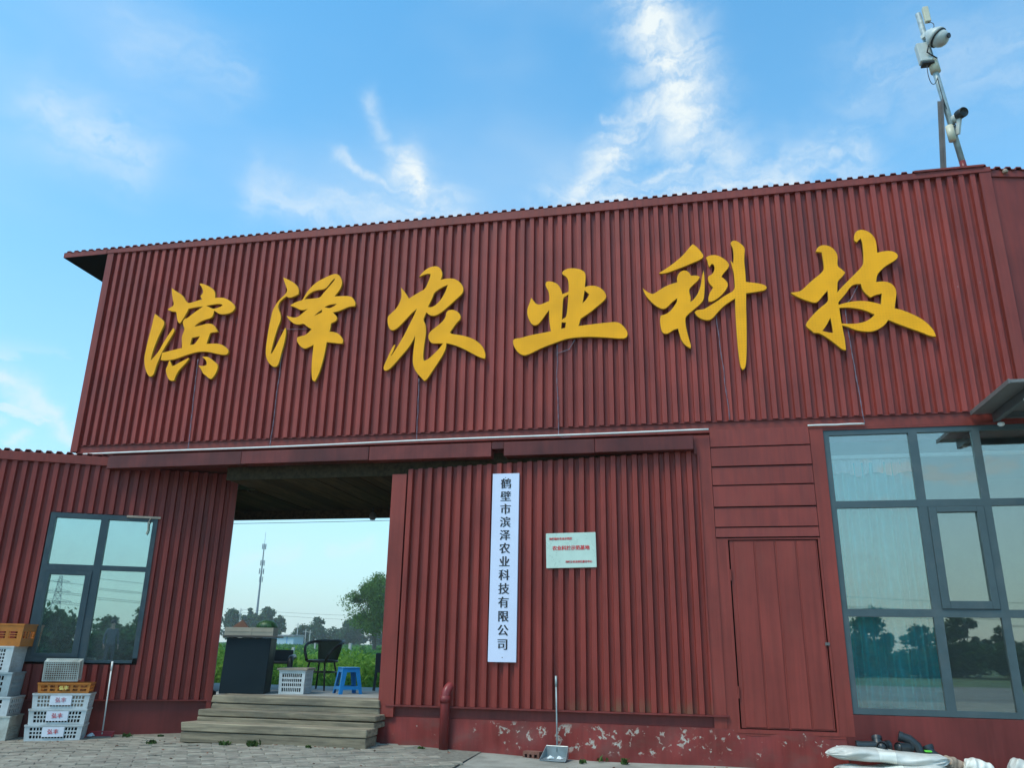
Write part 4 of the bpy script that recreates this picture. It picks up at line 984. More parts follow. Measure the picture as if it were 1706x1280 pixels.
# ================================================================== PLASTIC CRATES
def crate(name, label, loc, rz, w, d, h, m, rows=3, nx=12, band=(0.2, 0.22), txt=None, plate=None, rot=None, taper=0.95, corner=0.09, group='plastic crates stacked by the cabin', inner=None, grid=False):
    T_ = thing(name, label, 'crate', loc, rz, group, rot)
    g_ = MB(); th_ = 0.012
    zb, zt = h * band[0], h * (1 - band[1])
    def side(L, place):
        b_ = MB(); e = L / 2
        b_.box(-e, e, 0, th_, 0, zb); b_.box(-e, e, 0, th_, zt, h)
        b_.box(-e - 0.004, e + .004, -0.008, th_, h - 0.018, h)          # rim
        cw_ = L * corner
        b_.box(-e, -e + cw_, 0, th_, zb, zt); b_.box(e - cw_, e, 0, th_, zb, zt)
        bh = (zt - zb) / (rows * 1.55 + 0.55 * -1 + 0.0) * 0.5
        for r_ in range(1, rows):
            zc = zb + (zt - zb) * r_ / rows
            b_.box(-e + cw_, e - cw_, 0.0015, th_, zc - bh / 2, zc + bh / 2)
        n_ = max(4, int(round(nx * L / w)))
        for k in range(1, n_):
            xc = -e + cw_ + (L - 2 * cw_) * k / n_
            bw = (L - 2 * cw_) / n_ * 0.34
            b_.box(xc - bw / 2, xc + bw / 2, 0.001, th_ - .001, zb, zt)
        b_.map(place); g_.add(b_.v, b_.f)
    side(w, lambda x, y, z: (x, -d / 2 + y, z)); side(w, lambda x, y, z: (-x, d / 2 - y, z))
    side(d - 2 * th_, lambda x, y, z: (w / 2 - y, x, z)); side(d - 2 * th_, lambda x, y, z: (-w / 2 + y, -x, z))
    if grid:
        for k in range(1, 16): xg = -w / 2 + w * k / 16; g_.box(xg - .004, xg + .004, -d / 2 + .012, d / 2 - .012, 0.004, 0.014)
        for k in range(1, 9): yg = -d / 2 + d * k / 9; g_.box(-w / 2 + .012, w / 2 - .012, yg - .004, yg + .004, 0.002, 0.0125)
    else:
        g_.box(-w / 2 + .02, w / 2 - .02, -d / 2 + .02, d / 2 - .02, 0.004, 0.016)
    tp = lambda x, y, z: (x * (taper + (1 - taper) * z / h), y * (taper + (1 - taper) * z / h), z)
    g_.map(tp); g_.build('body', m, T_)
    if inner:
        MB().box(-w * .42, w * .42, -d * .42, d * .42, 0.02, h * .8).build('inner_fill', inner, T_)  # near-black fill paints the shade inside a crate; brown fills are its load
    if plate:
        px_, pw_, ph_, pm_ = plate
        yy = -d / 2 * taper - 0.004 - d / 2 * (1 - taper) * 0.55
        zc = h * 0.56
        MB().box(px_ - pw_ / 2, px_ + pw_ / 2, yy - 0.006, yy + 0.012, zc - ph_ / 2, zc + ph_ / 2).build('label_plate', pm_, T_)
        if txt:
            put_text('lettering', txt[0], txt[1], txt[2], T_, (px_, yy - 0.0085, zc), xs=(-.0008, 0.0008), offset=0.0)
    elif txt:
        yy = -d / 2 * taper - d / 2 * (1 - taper) * 0.7
        put_text('lettering', txt[0], txt[1], txt[2], T_, (txt[3], yy - 0.010, h * txt[4]), xs=(-.002, 0.002), offset=0.001)
    return T_
RB = rad(27)
base = Vector((-7.38, -0.42, 0.012))
ux, uy = Vector((math.cos(RB), math.sin(RB), 0)), Vector((-math.sin(RB), math.cos(RB), 0))
for i in range(3):
    crate('white_crate', ['lowest white crate of the front stack, standing on the pavers', 'middle white crate of the front stack with a bold red print', 'upper white crate of the front stack, under the shallow orange one'][i],
          base + Vector((0, 0, 0.172 * i)) + ux * (0.012 * i), RB + (0.01 if i == 1 else -0.008), 0.620, 0.29, 0.174, M['cr_w'], 3, 15, (0.16, 0.17),
          ('弘丰', 0.060, [M['redink'], M['redink'], M['pinkink']][i]), (0.0, 0.23, 0.105, M['label']), inner=[M['dark'], M['dark'], M['tan']][i])
crate('orange_crate', 'shallow orange crate on top of three white crates', base + Vector((0, 0, 0.517)) + ux * 0.03, RB, 0.575, 0.26, 0.118, M['cr_o'], 2, 6, (0.2, 0.26), ('弘丰', 0.05, M['ylabel'], 0.0, 0.48), corner=0.06)
crate('white_crate', 'small off white crate tipped on its side on the shallow orange crate', base + Vector((-0.06, 0.0, 0.758)) - uy * 0.07, RB, 0.40, 0.235, 0.15, M['cr_c'], 4, 14, (0.1, 0.1), rot=(rad(-82), 0, RB + rad(2)), inner=M['carton_d'], grid=True, taper=0.97)
a0 = Vector((-8.30, -0.64, -0.012)); RA = rad(20)
ax2 = Vector((math.cos(RA), math.sin(RA), 0))
zz = 0.0
specs = [('cream_crate', 'yellowed cream crate at the bottom of the tall stack', 0.285, 'cr_c', 3, 12, (0.22, 0.42), None),
         ('white_crate', 'white crate with tall slots, second from the bottom of the tall stack', 0.215, 'cr_w', 3, 9, (0.14, 0.16), None),
         ('grey_crate', 'dirty grey crate in the middle of the tall stack', 0.275, 'cr_g', 3, 16, (0.2, 0.14), M['cr_g']),
         ('white_crate', 'white crate with many small slots under the big orange crate', 0.300, 'cr_w', 6, 18, (0.10, 0.12), None)]
for i, (nm, lab, h_, mm, rows, nx, bnd, inn) in enumerate(specs):
    crate(nm, lab, a0 + Vector((0, 0, zz)) + ax2 * (0.10, 0.075, 0.035, 0.0)[i], RA + rad([1, -1, 0.5, -0.5][i]), 0.66, 0.38, h_, M[mm], rows, nx, bnd, inner=M['dark'], corner=0.13)
    zz += h_ - 0.004
crate('orange_crate', 'big orange crate on top of the tall stack at the left edge', a0 + Vector((0, 0, zz)) + ax2 * 0.05, RA, 0.70, 0.40, 0.262, M['cr_o'], 3, 5, (0.36, 0.34), ('弘丰', 0.05, M['ylabel'], 0.02, 0.80), corner=0.08)

# ================================================================== THINGS ALONG THE WALL
def dustpan(name, label, loc, rz, m, hm, w_, d_, hh, lean, tilt=0.25):
    T_ = thing(name, label, 'dustpan', loc, rz)
    b_ = MB()
    b_.add([(-w_ / 2 - .02, -d_, 0.0), (w_ / 2 + .02, -d_, 0.0), (w_ / 2, 0, 0.02), (-w_ / 2, 0, 0.02), (-w_ / 2 - .02, -d_, 0.006), (w_ / 2 + .02, -d_, 0.006), (w_ / 2, 0, 0.026), (-w_ / 2, 0, 0.026)], [(0, 3, 2, 1), (4, 5, 6, 7), (0, 1, 5, 4), (1, 2, 6, 5), (3, 0, 4, 7)])
    b_.box(-w_ / 2, w_ / 2, -0.004, 0.006, 0.02, hh)
    for s_ in (-1, 1):
        x_ = s_ * w_ / 2
        b_.add([(x_ + s_ * .02, -d_, 0.006), (x_, 0, 0.02), (x_, 0, hh), (x_ + s_ * .012, -d_ * .55, hh * .45), (x_ + s_ * .026, -d_, 0.006), (x_ + s_ * .006, 0, 0.02), (x_ + s_ * .006, 0, hh), (x_ + s_ * .018, -d_ * .55, hh * .45)], [(0, 1, 2, 3), (7, 6, 5, 4), (3, 2, 6, 7), (0, 3, 7, 4)])
    b_.tube([(-w_ / 2, 0, hh), (w_ / 2, 0, hh)], 0.008, 6)
    b_.build('pan', m, T_)
    MB().tube([(0, -0.002, hh * 0.6), (lean[0] * .5, lean[1] * .5, lean[2] * .5 + hh * .3), lean], [0.009, 0.008, 0.009], 8).build('handle', hm, T_, smooth=True)
    tp = Vector(lean); dr = (tp - Vector((0, 0, hh))).normalized()
    MB().tube([tp - dr * 0.11, tp], 0.012, 8).build('grip', hm, T_, smooth=True)
    return T_
dustpan('dustpan', 'grey metal dustpan with a long handle leaning on the lower red wall', (-1.445, -0.13, 0.01), rad(-6), M['dp_grey'], M['galv'], 0.235, 0.20, 0.125, (-0.035, 0.085, 0.83))
dustpan('dustpan', 'red dustpan with a thin long handle under the four pane window', (-7.06, -0.02, 0.0), rad(20), M['dp_red'], M['conduit'], 0.27, 0.22, 0.075, (-0.06, 0.15, 0.88))
for i, (x, y, z, s_) in enumerate(((-1.50, -0.24, 0.025, 0.035), (-1.40, -0.25, 0.025, 0.035), (-7.12, -0.14, 0.03, 0.045))):
    m = MB().lathe([(0.2, 0), (1, 0.1), (0.8, 0.5), (0.3, 0.9), (0.01, 1.0)], 7, mtx=Matrix.Scale(s_, 3)); r_ = random.Random(i)
    m.v = [(vx * r_.uniform(.7, 1.4), vy * r_.uniform(.6, 1.2), vz * r_.uniform(.6, 1)) for vx, vy, vz in m.v]
    o = m.build('paper_scrap', M['litter']); o.location = (x, y, z)
    tag(o, ['left white scrap lying in the grey dustpan', 'right white scrap lying in the grey dustpan', 'white scrap lying in the red dustpan'][i], 'litter')
Pp = thing('drain_pipe', 'thick red drain pipe elbowing out of the ribbed wall down to the ground', 'pipe', (-2.715, -0.10, 0.03))
pts = [(0, 0, 0), (0, 0, 0.55)] + [(0.0 + 0.05 * (1 - math.cos(a_)), 0.11 * (1 - math.cos(a_)), 0.55 + 0.13 * math.sin(a_)) for a_ in np.linspace(0.2, 1.57, 8)] + [(0.065, 0.16, 0.685)]
MB().tube(pts, 0.052, 16).build('pipe', M['red_pipe'], Pp, smooth=True)
MB().tube([(0, 0, 0.50), (0, 0, 0.575)], 0.060, 16).build('collar', M['red_pipe'], Pp, smooth=True)
Hb = thing('hollow_brick', 'single broken reddish hollow brick lying by the grey dustpan', 'brick', (-1.71, -0.11, 0.0), rad(-14))
hb = MB(); L_, D2, H_ = 0.19, 0.10, 0.075
hb.box(-L_ / 2, L_ / 2, -D2 / 2, D2 / 2, 0, 0.014); hb.box(-L_ / 2, L_ / 2, -D2 / 2, D2 / 2, 0.048, H_)
for x in (-0.0875, -0.035, 0.02, 0.0825): hb.box(x - 0.0125, x + 0.0125, -D2 / 2, D2 / 2, 0.0142, 0.0478)
hb.box(-L_ / 2 + .026, L_ / 2 - .026, 0.0, D2 / 2 - .002, 0.0144, 0.0476)
hb.build('body', M['brick'], Hb)

# sacks and pipe fittings at the lower right
def sack(label, loc, rz, L_, ry, rz_, seed, m, knot=True, band=None, name='plastic_sack'):
    T_ = thing(name, label, 'sack', loc, rz, None)
    r_ = random.Random(seed); k = [r_.uniform(0, 6) for _ in range(8)]
    def fn(u, v):
        x = -L_ / 2 + L_ * u
        e = min(1.0, (1 - abs(2 * u - 1) ** 6) ** 0.5 + 0.03)
        if knot and u < 0.13: e *= 0.55 + 0.45 * (u / 0.13) ** 0.8
        a_ = 2 * PI * v
        c_, s_ = math.cos(a_), math.sin(a_)
        sq = (abs(c_) ** 3 + abs(s_) ** 3) ** (-1 / 3)
        end = max(0.0, 1 - min(u, 1 - u) / 0.16)
        wv = 1 + 0.06 * math.sin(9 * u + k[0] + 2 * c_) + 0.045 * math.sin(23 * u + 3 * a_ + k[1]) + 0.035 * math.sin(5 * a_ + 13 * u + k[2]) + end * (0.14 * math.sin(11 * a_ + 31 * u + k[4]) + 0.10 * math.sin(17 * a_ + k[5]))
        return (x + 0.02 * math.sin(3 * a_ + k[3]) * (1 - e), ry * c_ * sq * e * wv, rz_ * s_ * sq * e * wv + 0.02 * math.sin(5.5 * u + k[4]))
    MB().grid(fn, 90, 60).build('bag', m, T_, smooth=True)
    if band:
        def fb(u, v):
            p = fn(band[0] + (band[1] - band[0]) * u, v); return (p[0], p[1] * 1.012, p[2] * 1.015 + 0.001)
        MB().grid(fb, 10, 30).build('band', M['sack2'], T_, smooth=True)
    return T_
sack('upper of two long white plastic wrapped rolls with tied left end', (1.80, -0.33, 0.188), rad(-3), 1.08, 0.17, 0.060, 4, M['sack'], True, (0.42, 0.56))
sack('lower of two long white plastic wrapped rolls, on the ground', (1.83, -0.37, 0.068), rad(-3), 1.02, 0.18, 0.060, 7, M['sack'], True, (0.42, 0.58))
sack('small round white bag beside the right end of the rolls', (2.62, -0.30, 0.085), rad(12), 0.26, 0.11, 0.10, 9, M['sack2'], False)
sack('crumpled tan plastic piece between the rolls and the small bag', (2.42, -0.20, 0.115), rad(30), 0.22, 0.08, 0.07, 12, M['tan'], False, name='tan_bag')
sack('pale bag cut by the right edge of the photo', (3.02, -0.30, 0.08), rad(-20), 0.30, 0.12, 0.11, 15, M['sack'], False)
def fitting(name, label, tubes):
    T_ = thing(name, label, 'pipe fitting', tubes[0][0][0], 0, 'black pipe fittings heaped on the white rolls')
    o_ = Vector(tubes[0][0][0]); b_ = MB()
    for pts, r in tubes:
        p = [Vector(q_) - o_ for q_ in pts]
        b_.tube(p, r, 14, caps=False)
        b_.tube(p, r * 0.82, 14, caps=True)
        for e, f_ in ((p[0], p[1]), (p[-1], p[-2])):
            d_ = (f_ - e).normalized(); b_.tube([e - d_ * .002, e + d_ * 0.03], r * 1.12, 14, caps=False)
    b_.build('body', M['pipe_k'], T_, smooth=True); return T_
fitting('pipe_tee', 'black pipe tee lying on the left of the upper white roll', [([(1.56, -0.20, 0.262), (1.80, -0.20, 0.268)], 0.044), ([(1.76, -0.19, 0.27), (1.765, -0.15, 0.345)], 0.044)])
fitting('pipe_elbow', 'black pipe elbow with its open end to the front, beside the tee', [([(1.775, -0.30, 0.265), (1.785, -0.20, 0.265), (1.87, -0.17, 0.27)], 0.046)])
fitting('pipe_elbow', 'black bent pipe raised above the other fittings', [([(1.97, -0.16, 0.36), (2.06, -0.17, 0.335), (2.12, -0.18, 0.28), (2.15, -0.19, 0.20)], 0.044)])
fitting('pipe_coupling', 'short black coupling with dark bore under the bent pipe', [([(1.93, -0.26, 0.265), (2.06, -0.17, 0.262)], 0.044)])
fitting('pipe_elbow', 'black elbow hanging over the right end of the rolls', [([(2.22, -0.17, 0.285), (2.24, -0.19, 0.22), (2.31, -0.22, 0.16), (2.36, -0.23, 0.10)], 0.044)])
fitting('pipe_coupling', 'black coupling on the ground between rolls and small bag', [([(2.37, -0.33, 0.06), (2.50, -0.27, 0.06)], 0.045)])
fl = MB().grid(lambda u, v: (1.36 + 0.17 * u, -0.32 + 0.10 * v, 0.242 + 0.02 * math.sin(4 * u + 2 * v)), 6, 4); fl.v += [(x, y, z - .004) for x, y, z in fl.v]; fl.f += [tuple(i + 35 for i in reversed(f)) for f in fl.f]; fl.m += fl.m
tag(fl.build('plastic_scrap', M['litter'], smooth=True), 'flat white plastic scrap on the left end of the upper roll', 'litter')
tag(MB().box(2.17, 2.235, -0.26, -0.20, 0.232, 0.248).build('green_tape', M['green_tape'], bevel=0.006), 'bit of bright green tape on the black fittings', 'tape')

# ================================================================== THINGS IN THE PASSAGE
PZ = 0.525
Cb2 = thing('cabinet', 'dark blue black counter cabinet just inside the passage at the left', 'cabinet', (-5.55, 0.60, PZ), rad(18))
MB().box(-0.28, 0.27, -0.22, 0.22, 0.0, 0.668).map(lambda x, y, z: (x + 0.035 * (z - .3), y, z)).build('body', M['navy'], Cb2, bevel=0.006)
MB().box(-0.30, 0.36, -0.26, 0.25, 0.672, 0.695).build('counter_top', M['top'], Cb2, bevel=0.003)
ct = Cb2.location
def cab(x, y, z):
    return (ct.x + x * math.cos(rad(18)) - y * math.sin(rad(18)), ct.y + x * math.sin(rad(18)) + y * math.cos(rad(18)), ct.z + z)
Bx = thing('carton', 'low open carton with pale sides on the dark cabinet', 'carton', cab(-0.0, 0.0, 0.697), rad(18))
bx = MB(); bx.box(-0.30, 0.28, -0.19, -0.18, 0, 0.098); bx.box(-0.30, 0.28, 0.18, 0.19, 0, 0.10); bx.box(-0.31, -0.30, -0.19, 0.19, 0, 0.10); bx.box(0.28, 0.29, -0.19, 0.19, 0, 0.10); bx.box(-.3, .28, -.18, .18, 0, 0.01); bx.box(0.02, 0.022, -0.196, -0.19, 0.0, 0.095); bx.box(-.30, .28, -.194, -.19, 0.045, 0.055)
bx.build('box', M['carton'], Bx)
MB().add([(-0.26, -.1, 0.09), (-0.04, -.1, 0.09), (-0.13, -.1, 0.19), (-0.26, .0, 0.09), (-0.04, .0, 0.09), (-0.13, .0, 0.19)], [(0, 1, 2), (5, 4, 3), (0, 2, 5, 3), (1, 4, 5, 2)]).build('flap', M['carton_d'], Bx)
Ml = thing('melon', 'dark green melon showing above the carton on the cabinet', 'melon', cab(0.16, 0.08, 0.715))
MB().lathe([(0.001, 0), (0.07, 0.015), (0.13, 0.07), (0.14, 0.10), (0.12, 0.145), (0.06, 0.175), (0.001, 0.18)], 20).build('rind', M['melon'], Ml, smooth=True)
crate('white_crate', 'white slotted crate with a plywood lid standing on the platform', (-4.99, 0.82, PZ), rad(9), 0.335, 0.36, 0.285, M['cr_w'], 4, 10, (0.10, 0.14), corner=0.12, group=None, inner=M['dark'])
tag(MB().box(-0.20, 0.19, -0.20, 0.20, 0, 0.022).build('plywood_board', M['board']), 'plywood lid lying on the white crate in the passage', 'board').location = (-4.985, 0.82, PZ + 0.287)
bpy.data.objects['plywood_board'].rotation_euler = (0, 0, rad(9))
# rattan tub chair
def tub_chair(label, loc, rz, back=True):
    T_ = thing('tub_chair', label, 'chair', loc, rz)
    SH = 0.375
    st_ = MB().lathe([(0.001, SH - 0.012), (0.20, SH - .014), (0.225, SH - 0.004), (0.225, SH + 0.012), (0.20, SH + 0.022), (0.001, SH + 0.026)], 28)
    st_.build('seat', M['rattan'], T_, smooth=True)
    for (a_, b_) in ((45, 1), (135, 1), (225, 1), (315, 1)):
        c_, s_ = math.cos(rad(a_)), math.sin(rad(a_))
        MB().tube([(0.17 * c_, 0.17 * s_, SH), (0.265 * c_, 0.265 * s_, 0.0)], [0.013, 0.012], 8).build('leg', M['rattan'], T_, smooth=True)
    MB().tube([(0.205 * math.cos(t_), 0.205 * math.sin(t_), 0.235) for t_ in np.linspace(0, 2 * PI, 25)[:-1]], 0.009, 6, closed=True).build('ring', M['rattan'], T_, smooth=True)
    # rim of arms and back: low at the front, rising to the back (+y is the back)
    def rim(t_, f_=1.0):           # t from -1 (left front) to 1
        ang = rad(90) - t_ * rad(135)
        e_ = max(0.0, 1 - abs(t_) ** 3.2) ** 0.62
        z = SH + 0.265 * e_ * f_ + 0.01
        rr = 0.215 + 0.065 * f_ * e_
        return (rr * math.cos(ang), rr * math.sin(ang), z)
    MB().tube([rim(t_) for t_ in np.linspace(-1, 1, 34)], 0.020, 8).build('arm_rim', M['rattan'], T_, smooth=True)
    bk = MB().grid(lambda u, v: rim(-0.36 + 0.72 * u, 0.04 + 0.95 * v), 16, 10)
    n_ = len(bk.v); bk.v += [(x * .95, y * .95, z) for x, y, z in bk.v]; bk.f += [tuple(i + n_ for i in reversed(f)) for f in bk.f]; bk.m += bk.m
    bk.build('back_panel', M['rattan_b'], T_, smooth=True)
    return T_
tub_chair('dark rattan tub chair with a woven back, in the middle of the passage', (-5.06, 1.72, PZ), rad(-8))
# dark chair at the right, cut by the wall
def side_chair(label, loc, rz):
    T_ = thing('side_chair', label, 'chair', loc, rz)
    MB().box(-0.21, 0.21, -0.21, 0.21, 0.37, 0.40).build('seat', M['rattan'], T_, bevel=0.008)
    MB().box(-0.21, 0.21, 0.19, 0.225, 0.24, 0.50).build('backrest', M['black'], T_, bevel=0.01)
    for x in (-0.19, 0.19):
        for y in (-0.19, 0.19): MB().bar((x, y, 0.37), (x * 1.1, y * 1.12, 0), 0.028).build('leg', M['black'], T_)
    return T_
side_chair('dark chair half hidden by the right side of the passage', (-4.06, 2.0, PZ), rad(165))
Ar = thing('plastic_armchair', 'black plastic armchair half hidden behind the dark cabinet', 'chair', (-5.62, 1.40, PZ), rad(20))
MB().box(-0.22, 0.22, -0.2, 0.22, 0.34, 0.37).build('seat', M['black'], Ar, bevel=0.01)
MB().tube([(0.24, -0.2, 0.0), (0.235, -0.2, 0.30)] + [(0.235, -0.2 + 0.08 * (1 - math.cos(a_)), 0.36 + 0.08 * math.sin(a_) - .02) for a_ in np.linspace(0.2, 1.57, 6)] + [(0.235, 0.2, 0.43)], 0.038, 8).build('arm', M['black'], Ar, smooth=True)
MB().tube([(-0.24, -0.2, 0.0), (-0.235, -0.2, 0.40), (-0.235, 0.2, 0.42)], 0.035, 8).build('arm', M['black'], Ar, smooth=True)
MB().box(-0.22, 0.22, 0.2, 0.235, 0.34, 0.52).build('backrest', M['black'], Ar, bevel=0.01)
for x in (-0.21, 0.21): MB().bar((x, 0.2, 0.34), (x * 1.1, 0.24, 0), 0.03).build('leg', M['black'], Ar)
# blue stool
Sl = thing('plastic_stool', 'bright blue plastic stool with splayed legs on the platform', 'stool', (-4.375, 1.06, PZ), rad(40))
SHt = 0.325; ht, hb_ = 0.108, 0.152
tp_ = MB().box(-ht - .008, ht + .008, -ht - .008, ht + .008, SHt - 0.014, SHt); tp_.build('seat', M['blue'], Sl, bevel=0.005)
def hw(z): return hb_ + (ht - hb_) * z / SHt
for sx in (-1, 1):
    for sy in (-1, 1):
        l_ = MB()
        for (dx_, dy_) in ((1, 0), (0, 1)):
            vs = []
            for z, wl in ((0, 0.042), (SHt - .015, 0.060)):
                h_ = hw(z)
                if dx_: q4 = [(h_ - wl, h_), (h_, h_), (h_, h_ - .007), (h_ - wl, h_ - .007)]
                else: q4 = [(h_, h_ - .008), (h_, h_ - wl), (h_ - .007, h_ - wl), (h_ - .007, h_ - .008)]
                vs += [(sx * a_, sy * b_, z) for a_, b_ in q4]
            l_.add(vs, [(0, 1, 2, 3), (7, 6, 5, 4), (0, 4, 5, 1), (1, 5, 6, 2), (2, 6, 7, 3), (3, 7, 4, 0)])
        l_.build('leg', M['blue'], Sl)
for (z0, z1, nm) in ((SHt - 0.06, SHt - .015, 'apron'), (0.055, 0.095, 'stretcher')):
    b_ = MB()
    for k in range(4):
        c_, s_ = [(1, 0), (0, 1), (-1, 0), (0, -1)][k]
        vs = []
        for z in (z0, z1):
            h_ = hw(z) - .001
            for (u_, o_) in ((-h_ + .02, h_), (h_ - .02, h_), (h_ - .02, h_ - .006), (-h_ + .02, h_ - .006)):
                vs.append((c_ * u_ - s_ * o_, s_ * u_ + c_ * o_, z))
        b_.add(vs, [(0, 1, 2, 3), (7, 6, 5, 4), (0, 4, 5, 1), (1, 5, 6, 2), (2, 6, 7, 3), (3, 7, 4, 0)])
    b_.build(nm, M['blue'], Sl)
Lm = thing('hanging_lamp', 'small dark lamp hanging from the passage ceiling near the right wall', 'lamp', (-4.69, 2.3, 3.158))
MB().tube([(0, 0, 0), (0, 0, -0.10)], 0.006, 6).build('cord', M['cable'], Lm)
MB().lathe([(0.02, -0.085), (0.045, -0.10), (0.052, -0.13), (0.052, -0.17), (0.035, -0.20), (0.001, -0.205)], 16).build('bulb_holder', M['greybrown'], Lm, smooth=True)

# ================================================================== VEGETATION
def tree(name, label, loc, H, R, seed, m, nleaf, lsize, trunk_h=0.25, group=None, lobes=26, squash=1.0, tr=None, low=0.0):
    """tapered trunk with limbs; crown of many leaf-sized faces gathered in uneven clumps"""
    T_ = thing(name, label, 'tree', loc, 0, group)
    g_ = np.random.default_rng(seed)
    zc = H * (trunk_h + (1 - trunk_h) * 0.5); hz_ = H * (1 - trunk_h) * 0.5
    C_ = []
    while len(C_) < lobes:
        p = g_.uniform(-1, 1, 3)
        d = np.linalg.norm(p)
        if 0.30 < d < 0.95: C_.append(p)
    C_ = np.array(C_)
    prof = lambda z: np.clip(1.0 - 0.45 * np.clip(z, 0, 1) ** 1.5 - 0.25 * np.clip(-z, 0, 1), 0.2, 1) if squash == 1.0 else np.clip(1 - 0.5 * np.abs(z) ** 2, .2, 1)
    cx = C_ * np.array([R, R, hz_]); cx[:, :2] *= prof(C_[:, 2])[:, None]
    rr = R * g_.uniform(0.14, 0.42, lobes)
    idx = g_.integers(0, lobes, nleaf)
    v = g_.normal(size=(nleaf, 3)); v /= np.linalg.norm(v, axis=1)[:, None]
    rad_ = rr[idx] * g_.uniform(0.25, 1.05, nleaf) ** 0.6 * (1 + np.minimum(g_.exponential(0.14, nleaf), 0.8))
    P = cx[idx] + v * rad_[:, None] * np.array([1, 1, 0.8])
    P[:, 2] += zc
    V, F = leaf_quads(P, lsize, g_, 0.2, 0.62)
    link('crown', npmesh('crown', V, F, m), T_)
    t_ = MB(); r0 = tr or R * 0.075
    t_.tube([(0, 0, -0.3), (0.03 * R, 0, H * trunk_h * .5), (0, 0.03 * R, H * trunk_h), (0.02 * R, 0, zc), (0, 0, zc + hz_ * .7)], [r0 * 1.3, r0, r0 * .9, r0 * .55, r0 * .15], 8)
    for k in range(min(9, lobes)):
        e = cx[k] * 0.9 + np.array([0, 0, zc]); s0 = np.array([0, 0, H * trunk_h + (e[2] - H * trunk_h) * 0.3])
        mid = (s0 + e) / 2 + np.array([0, 0, -0.08 * R])
        t_.tube([tuple(s0), tuple(mid), tuple(e)], [r0 * .45, r0 * .3, r0 * .1], 5)
    t_.build('trunk', M['bark'], T_, smooth=True)
    return T_

tree('broadleaf_tree', 'big rounded broadleaf tree beyond the field, partly behind the right wall', (-39.7, 93.0, -0.1), 9.7, 3.7, 21, M['leaf_tree'], 26000, 0.24, 0.20, lobes=60)
# poplars far across the field
far = [(-150.5, 236, 11.5, 1.9), (-146.6, 240, 11.6, 2.0), (-143.8, 236, 11.2, 1.9), (-140.6, 240, 10.6, 1.8), (-137.6, 236, 11.3, 1.9), (-134.0, 240, 11.9, 2.1), (-131.2, 234, 11.4, 1.9), (-128.4, 238, 9.6, 1.5), (-153.5, 238, 11.5, 2.2)]
lab = ['tall poplar at the left end of the far row', 'poplar with a narrow crown in the far row, left of the mast', 'poplar standing directly left of the thin mast', 'slightly lower poplar next to the mast', 'tall poplar right of the mast', 'tallest rounded poplar in the far row', 'poplar near the right end of the far row', 'thin loose poplar at the right end of the far row', 'poplar at the far left, mostly behind the cabin']
protos = []
for i in range(3):
    pass
for i, (x, y, h, r_) in enumerate(far):
    tree('poplar_tree', lab[i], (x, y, -0.1), h * 1.03, r_ * 1.5, 40 + i, M['leaf_far'], 5200, 0.62, 0.05, 'poplars beyond the field', lobes=44, squash=0.5)
low = [(-123.6, 246, 6.2, 2.2), (-121, 250, 7.0, 2.3), (-118.4, 248, 6.3, 2.2), (-115.9, 240, 8.4, 1.8), (-113.0, 250, 6.0, 2.3), (-110.6, 252, 5.0, 2.2), (-108.2, 248, 5.2, 2.4), (-106.4, 240, 8.0, 1.6), (-104.4, 244, 9.8, 2.1), (-101.5, 240, 10.0, 2.5), (-98.5, 246, 9.2, 2.4), (-95, 248, 8.8, 2.6), (-126, 250, 5.0, 2.0)]
lab2 = ['low round tree right of the shed', 'mid height tree in the low far row', 'low tree left of the pointed one', 'pointed dark tree standing above the low far row', 'low tree right of the pointed one', 'lowest tree where the far row dips', 'low tree left of the second taller group', 'narrow dark tree at the left of the taller group', 'tallest dark tree of the group left of the big tree', 'dark tree behind the left edge of the big tree', 'dark tree behind the trunk of the big tree', 'dark tree behind the right side of the big tree', 'small tree just behind the shed']
for i, (x, y, h, r_) in enumerate(low):
    tree('field_edge_tree', lab2[i], (x, y, -0.1), h * 1.05, r_ * 1.5, 70 + i, M['leaf_far'], 4200, 0.62, 0.02, 'low trees along the far field edge', lobes=36, squash=0.5)

# weeds behind the platform
g_ = np.random.default_rng(8)
def plants(n, xr, yr, hfun, per, size, m, name, parent=None, spread=0.12, flat=0.0, seed=1, asp=0.28):
    g2 = np.random.default_rng(seed)
    X = g2.uniform(*xr, n); Y_ = g2.uniform(*yr, n)
    Hh = hfun(X, Y_) * g2.uniform(0.55, 1.1, n)
    idx = np.repeat(np.arange(n), per)
    t_ = g2.uniform(0.05, 1.0, n * per)
    P = np.stack([X[idx] + g2.normal(size=n * per) * spread * (0.3 + t_), Y_[idx] + g2.normal(size=n * per) * spread * (0.3 + t_), -0.15 + Hh[idx] * t_], 1)
    V, F = leaf_quads(P, size, g2, flat, asp)
    # stems
    S = np.stack([np.stack([X - .006, Y_, np.full(n, -.16)], 1), np.stack([X + .006, Y_, np.full(n, -.16)], 1), np.stack([X + .003, Y_ + .01, -.15 + Hh], 1), np.stack([X - .003, Y_ + .01, -.15 + Hh], 1)], 1).reshape(-1, 3)
    Fs = np.arange(4 * n).reshape(n, 4) + len(V)
    return stuff(link(name, npmesh(name, np.concatenate([V, S]), np.concatenate([F, Fs]), m), parent))
hump = lambda x, y: 0.85 + 0.25 * np.sin(x * 1.9 + y * 0.7) * np.sin(y * 1.3 - x * .4) + 0.12 * np.sin(x * 5.1)
w1 = plants(2600, (-13.5, -3.0), (3.6, 9.5), hump, 34, 0.17, M['leaf_weed'], 'weeds', seed=3)
w2 = plants(1500, (-24, -6), (9.5, 24.0), lambda x, y: 0.85 + 0.25 * np.sin(x * .8) * np.sin(y * .9), 26, 0.24, M['leaf_weed'], 'weeds', seed=5, spread=.2)
